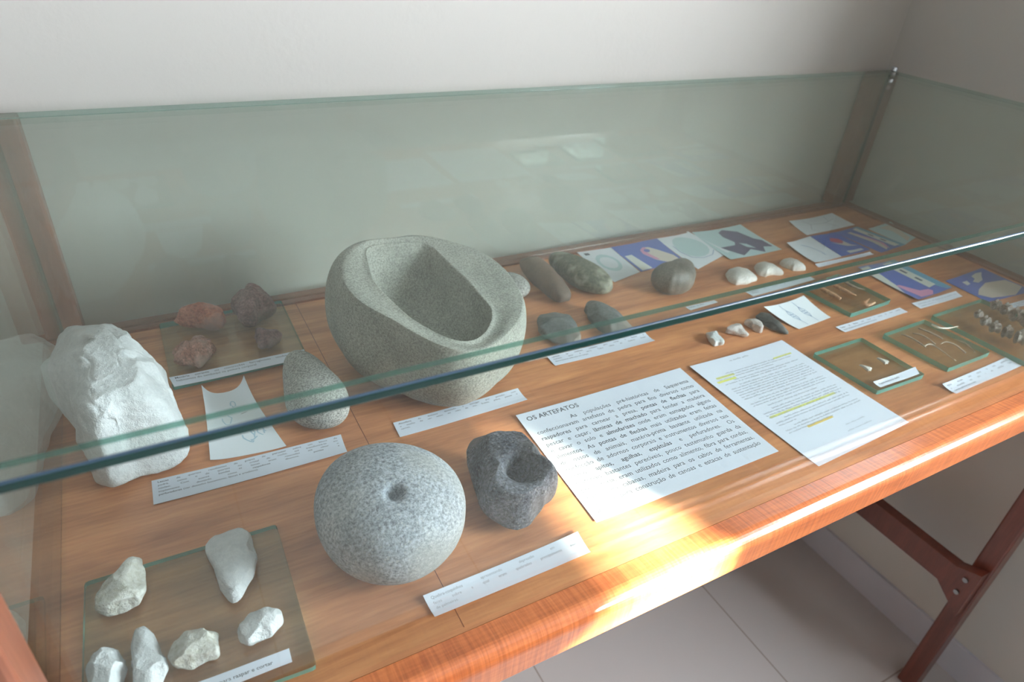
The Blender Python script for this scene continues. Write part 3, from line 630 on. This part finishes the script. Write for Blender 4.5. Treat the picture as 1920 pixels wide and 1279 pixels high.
patch(o, S, 'fragment_picture', [(.55, .12), (.7, .08), (.85, .1), (.72, .2), (.6, .32), (.45, .36), (.4, .28), (.52, .22)], 'photowhite', .00014, 2)
patch(o, S, 'fragment_picture', [(.22, .2), (.34, .2), (.3, .32), (.2, .34)], 'photowhite', .00014, 2)

# ------------------------------------------------------------------ small glass slabs
def slab(quad, z0, t, lab, name='glass_slab', rc=.004):
    Q = [at(q[0], q[1], z0 + t)[:2] for q in quad]; c = sum(Q) / 4; P = []
    for i in range(4):
        a, b, d = Q[i - 1], Q[i], Q[(i + 1) % 4]; e1 = (a - b) / np.linalg.norm(a - b); e2 = (d - b) / np.linalg.norm(d - b)
        for s_ in (0, .5, 1): P.append(b + e1 * rc * (1 - s_) ** 2 + e2 * rc * s_ ** 2)
    n = len(P); V = [(p[0], p[1], z0 + .0002) for p in P] + [(p[0], p[1], z0 + t) for p in P]
    area = sum(P[i][0] * P[(i + 1) % n][1] - P[(i + 1) % n][0] * P[i][1] for i in range(n))
    if area < 0: V = V[:n][::-1] + V[n:][::-1]
    F = [tuple(reversed(range(n))), tuple(range(n, 2 * n))] + [(i, (i + 1) % n, n + (i + 1) % n, n + i) for i in range(n)]
    o = mk(name, V, F, [M['slabglass'], M['slabedge']], midx=[0, 0] + [1] * n); return props(o, lab, 'glass slab')
slab([(298, 607), (527, 563), (575, 664), (322, 722)], 0, .0095, 'glass slab at back left carrying four reddish rocks')
slab([(158, 1092), (518, 983), (594, 1248), (150, 1412)], 0, .006, 'glass slab in the front left corner under six white flakes')
slab([(1525, 662), (1616, 633), (1735, 702), (1646, 733)], 0, .008, 'small glass slab with two white tooth pendants')
slab([(1656, 626), (1734, 599), (1858, 660), (1780, 690)], 0, .009, 'glass slab with thin curved fish spines')
slab([(1747, 591), (1841, 560), (2010, 633), (1925, 680)], 0, .009, 'glass slab under the grey vertebrae at right')
slab([(1500, 538), (1572, 513), (1672, 562), (1597, 588)], 0, .009, 'glass slab under the orange-brown bones')

# ------------------------------------------------------------------ stones
QB = [(101, 620), (189, 602), (227, 607), (230, 617), (246, 632), (274, 659), (290, 680), (306, 689), (323, 717), (342, 755), (342, 772), (358, 810), (360, 848), (328, 876), (295, 888), (268, 892), (233, 908), (197, 914), (175, 906), (161, 886), (145, 854), (118, 771), (93, 733), (71, 711), (72, 695), (98, 678), (103, 659), (101, 626)]
rock('quartz_block', QB, 0, .125, M['quartz'], 'large rough white quartz block at the left end of the case', 'quartz', 5, 6, .05, 34, .80, 2.7, 2.7, f0=2.6, rough=.02)
rock('round_stone', [(632, 859), (691, 832), (744, 829), (790, 840), (839, 868), (865, 901), (875, 950), (869, 996), (846, 1039), (803, 1079), (757, 1095), (718, 1101), (675, 1088), (632, 1062), (603, 1023), (586, 964), (590, 924), (606, 888)], 0, .105, M['nutstone'],
     'round speckled grey stone with one small pit on top', 'stone', 9, 6, .012, 0, 1, 2.3, 2.5, f0=1.2, pits=[(739, 921, .0075, .018)], flat=.06)
rock('pitted_stone', [(875, 839), (888, 822), (915, 811), (947, 806), (984, 812), (1000, 835), (1033, 865), (1054, 898), (1049, 918), (1033, 934), (1013, 957), (1003, 980), (974, 995), (947, 990), (915, 970), (901, 954), (885, 904), (875, 868)], 0, .075, M['darkstone'],
     'dark grey irregular stone with one deep hollow beside the headed sheet', 'stone', 12, 6, .03, 7, .86, 2.4, 2.5, f0=1.8, pits=[(982, 868, .019, .044), (978, 892, .016, .018), (925, 850, .03, .005)], flat=.06)
rock('pestle_stone', [(529, 686), (541, 669), (566, 661), (590, 666), (613, 686), (639, 714), (658, 740), (660, 768), (646, 787), (618, 801), (590, 805), (564, 801), (548, 787), (536, 763), (533, 730), (528, 702)], 0, .065, M['pebble'],
     'smooth pale grey elongated pebble between the curled drawing and the mortar', 'stone', 3, 5, .012, 0, 1, 2.3, 2.3, f0=1.1)
SL = .0097
rock('ochre_rock', [(328, 580), (337, 577), (365, 569), (376, 566), (384, 571), (394, 577), (406, 572), (418, 581), (425, 591), (424, 604), (416, 618), (402, 620), (390, 614), (367, 612), (347, 610), (329, 610), (326, 594)], SL, .036, M['redrock'], 'orange-red wide knobbly rock, back left on the glass slab', 'rock', 21, 5, .05, 20, .84, f0=1.8, rough=.02)
rock('ochre_rock', [(432, 559), (443, 558), (453, 541), (463, 531), (479, 532), (493, 541), (506, 553), (514, 565), (523, 582), (514, 588), (495, 598), (475, 614), (459, 613), (447, 606), (441, 582), (432, 576)], SL, .052, M['purplerock'], 'largest dark purple-brown rock on the glass slab, touching the back trim', 'rock', 22, 5, .05, 22, .82, f0=1.8, rough=.02)
rock('ochre_rock', [(322, 655), (335, 645), (351, 647), (361, 632), (371, 627), (390, 631), (406, 649), (404, 663), (390, 677), (376, 691), (351, 685), (327, 683), (324, 671)], SL, .036, M['pinkrock'], 'pinkish brown angular rock, front left on the glass slab', 'rock', 23, 5, .05, 20, .84, f0=1.8, rough=.02)
rock('ochre_rock', [(473, 616), (495, 615), (520, 618), (530, 626), (526, 641), (508, 653), (485, 655), (479, 639)], SL, .024, M['purplerock'], 'smallest dark purple rock, front right on the glass slab', 'rock', 24, 4, .05, 9, .8)
SB = .0062
FG = 'white quartz flakes on the front left glass slab'
for k, (lab, poly, h, mt) in enumerate([
    ('cream stone flake with a dark speck, pear-shaped, upper left on the front slab', [(243, 1043), (263, 1043), (273, 1070), (275, 1107), (263, 1133), (233, 1150), (203, 1157), (178, 1147), (177, 1120), (190, 1097), (213, 1073)], .022, 'quartzwarm'),
    ('white triangular flake pointing down, upper right on the front slab', [(385, 1020), (400, 1005), (450, 988), (470, 1000), (483, 1047), (477, 1080), (450, 1127), (433, 1133), (413, 1107), (400, 1067), (385, 1037)], .020, 'quartz'),
    ('white oval flake with grey blotch at the right side of the front slab', [(445, 1177), (467, 1150), (500, 1137), (527, 1143), (533, 1167), (513, 1193), (467, 1213), (447, 1203)], .020, 'quartz'),
    ('off-white squarish flake in the middle of the lower row', [(313, 1233), (323, 1207), (347, 1183), (380, 1177), (410, 1187), (413, 1233), (393, 1240), (360, 1257), (327, 1253)], .020, 'quartzwarm'),
    ('whitish rounded flake at the lower left frame corner', [(160, 1253), (173, 1227), (193, 1212), (220, 1217), (240, 1247), (236, 1279), (215, 1305), (185, 1312), (165, 1295)], .024, 'quartz'),
    ('long narrow whitish flake cut by the bottom frame edge', [(245, 1210), (253, 1180), (270, 1173), (287, 1187), (307, 1220), (317, 1253), (308, 1277), (295, 1305), (268, 1312), (250, 1295), (246, 1240)], .018, 'quartz')]):
    rock('quartz_flake', poly, SB, h, M[mt], lab, 'quartz flake', 31 + k, 5, .035, 8, .8, group=FG, f0=2.2)
rock('hand_stone', [(970, 489), (976, 480), (992, 479), (1018, 484), (1036, 502), (1057, 531), (1086, 560), (1081, 566), (1060, 569), (1031, 560), (1005, 536), (979, 515)], 0, .040, M['brownstone'], 'long smooth brown stone tapering to its front end', 'stone', 41, 5, .02, 0, 1, f0=1.2)
rock('hand_stone', [(1023, 484), (1044, 474), (1070, 475), (1101, 487), (1133, 505), (1154, 523), (1148, 536), (1122, 548), (1099, 551), (1083, 541), (1062, 528), (1044, 513)], 0, .042, M['greenstone'], 'oblong green-grey flecked stone right of the brown one', 'stone', 42, 5, .02, 0, 1, 2.4, 2.3, f0=1.2)
rock('hand_stone', [(925, 530), (940, 512), (956, 509), (974, 515), (992, 528), (996, 541), (984, 557), (958, 562), (935, 550)], 0, .032, M['pebble'], 'grey-green stone half hidden behind the mortar', 'stone', 43, 4, .02, 0, 1, f0=1.2)
rock('hand_stone', [(1217, 513), (1226, 502), (1265, 487), (1286, 484), (1299, 492), (1306, 513), (1299, 539), (1278, 552), (1252, 553), (1229, 544), (1220, 528)], 0, .058, M['greystone'], 'rounded brown-grey pebble in front of the blue pendant print', 'stone', 44, 5, .015, 2, .93, f0=1.2)
rock('axe_blade', [(1006, 600), (1012, 590), (1040, 585), (1068, 590), (1080, 605), (1088, 625), (1095, 645), (1065, 652), (1035, 642), (1010, 625)], 0, .026, M['axestone'], 'grey-blue stone axe blade with rough pale butt, nearest the mortar', 'axe blade', 51, 5, .02, 6, .84, 2.6, 2.4)
rock('axe_blade', [(1093, 574), (1105, 562), (1130, 567), (1155, 580), (1177, 600), (1190, 618), (1176, 630), (1142, 634), (1120, 618), (1100, 597)], 0, .026, M['axestone'], 'dark stone axe blade right of the other one', 'axe blade', 52, 5, .02, 6, .84, 2.6, 2.4)
CG = 'small clear quartz points'
for k, (lab, poly, h, mt) in enumerate([
    ('small blocky white quartz chip, leftmost of the middle row', [(1322, 626), (1330, 622), (1343, 620), (1350, 630), (1359, 639), (1357, 647), (1338, 650), (1328, 639)], .014, 'quartz'),
    ('pinkish white quartz chip with a sharp front tip, between the other two', [(1356, 623), (1363, 614), (1375, 606), (1388, 607), (1398, 616), (1408, 633), (1394, 632), (1373, 628)], .016, 'crystal'),
    ('clear pinkish quartz chip touching the black pointed stone', [(1389, 604), (1405, 597), (1420, 598), (1432, 607), (1431, 620), (1426, 626), (1417, 622), (1407, 616)], .016, 'crystal')]):
    rock('quartz_chip', poly, 0, h, M[mt], lab, 'quartz chip', 61 + k, 4, .05, 10, .78, group=CG, f0=2.4)
rock('black_stone_point', [(1415, 594), (1427, 585), (1442, 587), (1462, 603), (1477, 619), (1480, 628), (1468, 626), (1448, 619), (1433, 611), (1422, 602)], 0, .012, M['blackstone'], 'black pointed stone partly under the white spear card', 'stone point', 66, 4, .04, 6, .8)

# mortar -----------------------------------------------------------
def mortar():
    nrm = np.array([.12, -.22, 1.0]); P0 = np.array([.46, .41, .155]); dd = P0 @ nrm; NP = 120
    A = np.linspace(-math.pi, math.pi, NP, endpoint=False)
    ridge = [(641, 500), (655, 470), (676, 453), (694, 449), (740, 446), (782, 441), (830, 448), (866, 459), (905, 472), (934, 492), (958, 520), (974, 550), (977, 580), (962, 612), (935, 640), (903, 657), (866, 659), (820, 645), (775, 622), (735, 597), (700, 580), (668, 560), (648, 535)]
    lip = [(684, 462), (691, 490), (699, 518), (718, 542), (739, 563), (768, 589), (796, 607), (832, 627), (866, 637), (894, 634), (914, 617), (924, 594), (922, 572), (900, 549), (874, 518), (838, 485), (812, 456), (790, 449), (740, 451), (700, 454)]
    Rg = np.array([at(u, v, n=nrm, d=dd) for u, v in ridge]); Lp = np.array([at(u, v, n=nrm, d=dd) for u, v in lip])
    cb = np.array([.462, .402])
    def rad(P, c): return polyrad(P[:, :2], c, A)
    rr = rad(Rg, cb); zr = lambda x, y: (dd - nrm[0] * x - nrm[1] * y) / nrm[2]
    sm = lambda r, k: r if k == 0 else sm(.25 * np.roll(r, 1) + .5 * r + .25 * np.roll(r, -1), k - 1)
    rr = sm(rr, 5); cs, sn = np.cos(A), np.sin(A)
    cl = pcent(Lp[:, :2]); rl = sm(rad(Lp, cl), 2)
    RX_, RY_ = cb[0] + rr * cs, cb[1] + rr * sn; RZ_ = zr(RX_, RY_)
    LX, LY = cl[0] + rl * cs, cl[1] + rl * sn
    # lip ring re-indexed about its own centre; angle correspondence is close enough for lofting
    def build(Rm, full=False):
        rings = []
        T1 = np.linspace(0, 1, 13)
        zmax = .088
        for t in T1[::-1][:-1]:            # lower half: from bottom up to the widest girth
            p = [(Rm, zmax), (Rm * 1.0, .040), (Rm * .80, .0), (Rm * .42, .0)]
            b = [(1 - t) ** 3, 3 * t * (1 - t) ** 2, 3 * t * t * (1 - t), t ** 3]
            r = sum(bb * q[0] for bb, q in zip(b, p)); z = sum(bb * q[1] for bb, q in zip(b, p)); rings.append(np.stack([cb[0] + r * cs, cb[1] + r * sn, z + 0 * A], 1))
        for t in T1:                       # upper half: girth up to the ridge
            p = [(Rm, zmax), (Rm, zmax + (RZ_ - zmax) * .55), (rr + (Rm - rr) * .55, RZ_ + .002), (rr, RZ_)]
            b = [(1 - t) ** 3, 3 * t * (1 - t) ** 2, 3 * t * t * (1 - t), t ** 3]
            r = sum(bb * q[0] for bb, q in zip(b, p)); z = sum(bb * q[1] for bb, q in zip(b, p)); rings.append(np.stack([cb[0] + r * cs, cb[1] + r * sn, z], 1))
        if not full: return rings
        for s_, dz in ((.12, .0002), (.3, -.001), (.5, -.0035), (.7, -.005), (.86, -.005), (.95, -.004), (1.0, -.0035)):   # rim band dips a little
            x = RX_ + (LX - RX_) * s_; y = RY_ + (LY - RY_) * s_; rings.append(np.stack([x, y, zr(x, y) + dz], 1))
        for s_, dz in ((.985, -.008), (.965, -.018), (.93, -.035), (.87, -.055), (.78, -.072), (.62, -.086), (.42, -.094), (.2, -.098)):
            x = cl[0] + (LX - cl[0]) * s_; y = cl[1] + (LY - cl[1]) * s_; rings.append(np.stack([x, y, zr(cl[0] + (x - cl[0]) * .8, cl[1] + (y - cl[1]) * .8) + dz], 1))
        return rings
    out = [(608, 578), (613, 527), (641, 483), (680, 451), (730, 443), (782, 441), (830, 447), (866, 459), (934, 488), (979, 552), (988, 603), (979, 654), (950, 699), (915, 722), (880, 735), (835, 745), (796, 748), (760, 744), (725, 730), (669, 690), (627, 640)]
    cpx = np.array([797., 600.]); T = polyrad(out, cpx, ANG); Rm = np.full(NP, .142)
    c3 = np.array([cb[0], cb[1], .088])
    for it in range(12):
        uv = proj(np.concatenate(build(Rm))); S_ = sil(uv, cpx)
        q = proj(np.stack([cb[0] + Rm * cs, cb[1] + Rm * sn, .088 + 0 * A], 1)) - cpx; al = np.arctan2(q[:, 1], q[:, 0])
        k = np.interp(al, ANG, T, period=2 * math.pi) / np.interp(al, ANG, S_, period=2 * math.pi)
        Rm = np.maximum(sm(Rm * np.clip(k, .8, 1.25) ** .6, 2), rr * 1.02)
    rings = build(Rm, True); V = np.concatenate(rings); nr = len(rings)
    rs_ = np.random.RandomState(4); c = np.array([.46, .41, .09]); D = V - c; Nn = fbm(D * 14, rs_, 3, 1.0)
    V = V + D / np.linalg.norm(D, axis=1)[:, None] * (.0011 * Nn)[:, None]; V[:, 2] = np.maximum(V[:, 2], 0)
    F = [(r * NP + i, r * NP + (i + 1) % NP, (r + 1) * NP + (i + 1) % NP, (r + 1) * NP + i) for r in range(nr - 1) for i in range(NP)]
    F += [tuple(reversed(range(NP))), tuple((nr - 1) * NP + i for i in range(NP))]
    o = mk('stone_mortar', V, F, M['diabase'], None, origin=(.46, .41, 0), smooth=True)
    sd = o.modifiers.new('subdivision', 'SUBSURF'); sd.levels = 1; sd.render_levels = 1
    props(o, 'large grey-green stone mortar with a deep oval hollow', 'mortar')
mortar()

# ------------------------------------------------------------------ shells
def shell(poly, lab, seed, h=.016, notch=None):
    o = rock('shell', poly, 0, h, M['shell'], lab, 'shell', seed, 5, .012, 0, 1, 2.0, 2.0, group='white half shells behind the glass edge', flat=.45, keep=True)
    me = o.data; n = len(me.vertices); V = np.zeros(n * 3); me.vertices.foreach_get('co', V); V = V.reshape(-1, 3)
    r = np.hypot(V[:, 0] + .012, V[:, 1] - .008); k = V[:, 2] > .002; V[k, 2] += (.00045 * np.sin(r[k] * 1500)); me.vertices.foreach_set('co', V.ravel()); me.update()
    return o
shell([(1359, 515), (1367, 505), (1383, 500), (1401, 504), (1413, 513), (1423, 524), (1405, 533), (1379, 535), (1366, 528)], 'whole white shell, leftmost of the three shells', 71)
shell([(1413, 502), (1419, 494), (1432, 490), (1449, 494), (1465, 505), (1473, 515), (1460, 514), (1447, 513), (1436, 520), (1421, 516)], 'white shell with a broken front edge, middle of the three shells', 72)
shell([(1460, 494), (1469, 486), (1482, 483), (1495, 487), (1506, 494), (1513, 504), (1508, 508), (1488, 509), (1479, 504), (1466, 500)], 'broken white shell, rightmost of the three shells', 73)

# ------------------------------------------------------------------ bones, spines, pendants
def tube(name, pts, rad, mat, parent=None, seg=10, flat=1.0, bump=0, seed=0):
    P = np.asarray(pts, float); n = max(12, len(P) * 4); t = np.linspace(0, len(P) - 1, n)
    Q = np.stack([np.interp(t, range(len(P)), P[:, k]) for k in range(3)], 1)
    for _ in range(4): Q[1:-1] = .25 * Q[:-2] + .5 * Q[1:-1] + .25 * Q[2:]
    R = np.interp(t, np.linspace(0, len(P) - 1, len(rad)), rad); T = np.gradient(Q, axis=0); T /= np.linalg.norm(T, axis=1)[:, None]
    rs = np.random.RandomState(seed); up = np.array([0, 0, 1.]); V = []
    for i in range(n):
        s = np.cross(T[i], up); s /= np.linalg.norm(s); u2 = np.cross(s, T[i])
        for k in range(seg):
            a = 2 * math.pi * k / seg; r = R[i] * (1 + bump * rs.uniform(-1, 1)); V.append(Q[i] + s * r * math.cos(a) + u2 * r * flat * math.sin(a))
    F = [(i * seg + k, i * seg + (k + 1) % seg, (i + 1) * seg + (k + 1) % seg, (i + 1) * seg + k) for i in range(n - 1) for k in range(seg)]
    F += [tuple(reversed(range(seg))), tuple((n - 1) * seg + k for k in range(seg))]
    return mk(name, V, F, mat, parent, smooth=True)
def px(pts, z): return [at(p[0], p[1], z + (p[2] if len(p) > 2 else 0)) for p in pts]
ZS = .0092
props(tube('bone_point', px([(1522, 531), (1545, 544), (1562, 553), (1576, 560)], ZS + .004), [.0030, .0042, .0044, .0040, .0028], M['orangebone'], bump=.12, seed=1), 'thick orange-brown bone point, front one on the slab', 'bone', 'orange-brown bone pieces')
props(tube('bone_point', px([(1546, 524), (1565, 535), (1585, 546), (1606, 554)], ZS + .004), [.003, .0038, .0038, .0032, .0008], M['orangebone'], bump=.1, seed=2), 'brown bone point with sharp tip, middle of the slab', 'bone', 'orange-brown bone pieces')
props(tube('bone_point', px([(1572, 517), (1588, 531), (1605, 540), (1622, 543)], ZS + .003), [.0022, .003, .0026, .0015, .0006], M['bone'], bump=.1, seed=3), 'thin grey-brown bone sliver at the back of the slab', 'bone', 'orange-brown bone pieces')
props(tube('bone_hook', px([(1630, 560), (1624, 566), (1618, 569), (1624, 573), (1634, 571), (1641, 567)], ZS + .002), [.001, .0024, .0038, .004, .0026, .0012], M['orangebone'], bump=.1, seed=4), 'small forked orange bone hook at the right of the slab', 'bone', 'orange-brown bone pieces')
SG = 'thin curved fish spines on the glass slab'
for k, (pts, r, lab) in enumerate([
    ([(1690, 627, 0), (1704, 631, .003), (1722, 641, .002), (1736, 652, 0)], [.0008, .0016, .0014, .0016, .0010], 'curved brown spine, front left one on the slab'),
    ([(1711, 625, 0), (1722, 626, .004), (1740, 634, .004), (1754, 646, 0)], [.0007, .0014, .0014, .0010], 'arched brown spine just behind the front left one'),
    ([(1732, 650, 0), (1741, 644, .004), (1756, 650, .003), (1792, 677, 0)], [.0012, .0018, .0016, .0010, .0005], 'longest pale spine pointing at the front corner of the slab'),
    ([(1764, 645, 0), (1772, 640, .004), (1790, 645, .003), (1810, 662, 0)], [.0010, .0014, .0012, .0018], 'pale spine with a knobbed end at right of the slab'),
    ([(1790, 636, 0), (1806, 641, .003), (1818, 649, .002), (1828, 660, 0)], [.0005, .0010, .0010, .0012], 'thin spine nearest the right edge of the slab'),
    ([(1722, 615, 0), (1745, 624, .002), (1768, 636, 0)], [.0014, .0018, .0012], 'dark brown straight spine at the back of the slab')]):
    props(tube('fish_spine', px(pts, ZS + .0016), r, M['bone'], seg=8, seed=k), lab, 'fish spine', SG)
props(tube('white_bone_needle', px([(1747, 609), (1758, 615), (1777, 616), (1797, 612)], ZS + .006), [.0016, .0018, .0016, .0012, .0004], M['whitebone'], seg=8), 'bright white curved bone needle lying across two glass slabs', 'bone')
def pendant(u, v, lab):
    c = at(u, v, .0085); e1 = at(u + 10, v + 4.5, .0085) - c; e1 /= np.linalg.norm(e1); e2 = np.array([-e1[1], e1[0], 0])
    out = [(-.013, 0), (-.002, .0035), (.004, .0060), (.0075, .0062), (.006, .0025), (.0085, -.001), (.0055, -.0035), (.0062, -.0068), (.0025, -.0062), (-.003, -.003)]
    V = [c + e1 * a + e2 * b + np.array([0, 0, z]) for z in (.0006, .0042) for a, b in [(q[0] * (1 if z < .002 else .8), q[1] * (1 if z < .002 else .75)) for q in out]]
    n = len(out); F = [tuple(reversed(range(n))), tuple(range(n, 2 * n))] + [(i, (i + 1) % n, n + (i + 1) % n, n + i) for i in range(n)]
    a2 = sum(out[i][0] * out[(i + 1) % n][1] - out[(i + 1) % n][0] * out[i][1] for i in range(n))
    if a2 < 0: F = [tuple(reversed(f)) for f in F]
    o = mk('tooth_pendant', V, F, M['shell'], None, smooth=False); props(o, lab, 'pendant', 'white tooth pendants'); return bevel(o, .0008)
pendant(1624, 692, 'white arrow-shaped tooth pendant, nearer the front of the small slab'); pendant(1656, 679, 'white arrow-shaped tooth pendant, further back on the small slab')
def vertebra(u, v, r, L, ang, lab, tilt=.0):
    """hollow ring with a waist, end rims and short spines"""
    c = at(u, v, ZS + r); c[2] = ZS + r * 1.02; d = np.array([math.cos(ang), math.sin(ang), tilt]); d /= np.linalg.norm(d); s = np.cross(d, [0, 0, 1.]); s /= np.linalg.norm(s); up = np.cross(s, d)
    prof = [(-.5, .98), (-.42, 1.0), (-.25, .84), (0, .76), (.25, .84), (.42, 1.0), (.5, .98), (.48, .82), (.2, .40), (0, .2), (-.2, .40), (-.48, .82)]; n = 20; V = []
    for a_, rr_ in prof:
        for k in range(n): t = 2 * math.pi * k / n; V.append(c + d * a_ * L + (s * math.cos(t) + up * math.sin(t)) * rr_ * r)
    m_ = len(prof); F = [(i * n + k, i * n + (k + 1) % n, ((i + 1) % m_) * n + (k + 1) % n, ((i + 1) % m_) * n + k) for i in range(m_) for k in range(n)]
    o = mk('vertebra', V, F, M['vertebra'], None, smooth=True); props(o, lab, 'vertebra', 'grey fish vertebrae on the right glass slab')
    for sg in (.5, -.5):
        b = c + up * r * .9 + s * sg * r
        tp = b + up * r * .45; V2, F2 = [], []
        for q, ww in ((b - up * r * .15, .35), (tp, .12)):
            for e in ((1, 1), (-1, 1), (-1, -1), (1, -1)): V2.append(q + d * e[0] * ww * L + s * e[1] * r * .10)
        F2 = [(3, 2, 1, 0), (4, 5, 6, 7)] + [(k, (k + 1) % 4, 4 + (k + 1) % 4, 4 + k) for k in range(4)]
        mk('spine', V2, F2, M['vertebra'], o)
    return o
N = ['first', 'second', 'third', 'fourth', 'fifth']
for k, (u, v, r, L) in enumerate([(1835, 590, .007, .009), (1848, 603, .0085, .010), (1866, 615, .0095, .012), (1889, 624, .010, .012), (1913, 634, .012, .013)]):
    vertebra(u, v, r, L, -.45 - .12 * k, N[k] + ' vertebra from the left in the front curved row')
for k, (u, v, r, L) in enumerate([(1868, 573, .009, .012), (1887, 581, .010, .012), (1906, 592, .012, .013), (1928, 601, .013, .014)]):
    vertebra(u, v, r, L, -.55 + .05 * k, N[k] + ' vertebra from the left in the back row')
for o in bpy.data.objects:
    if '_o' in o: del o['_o']
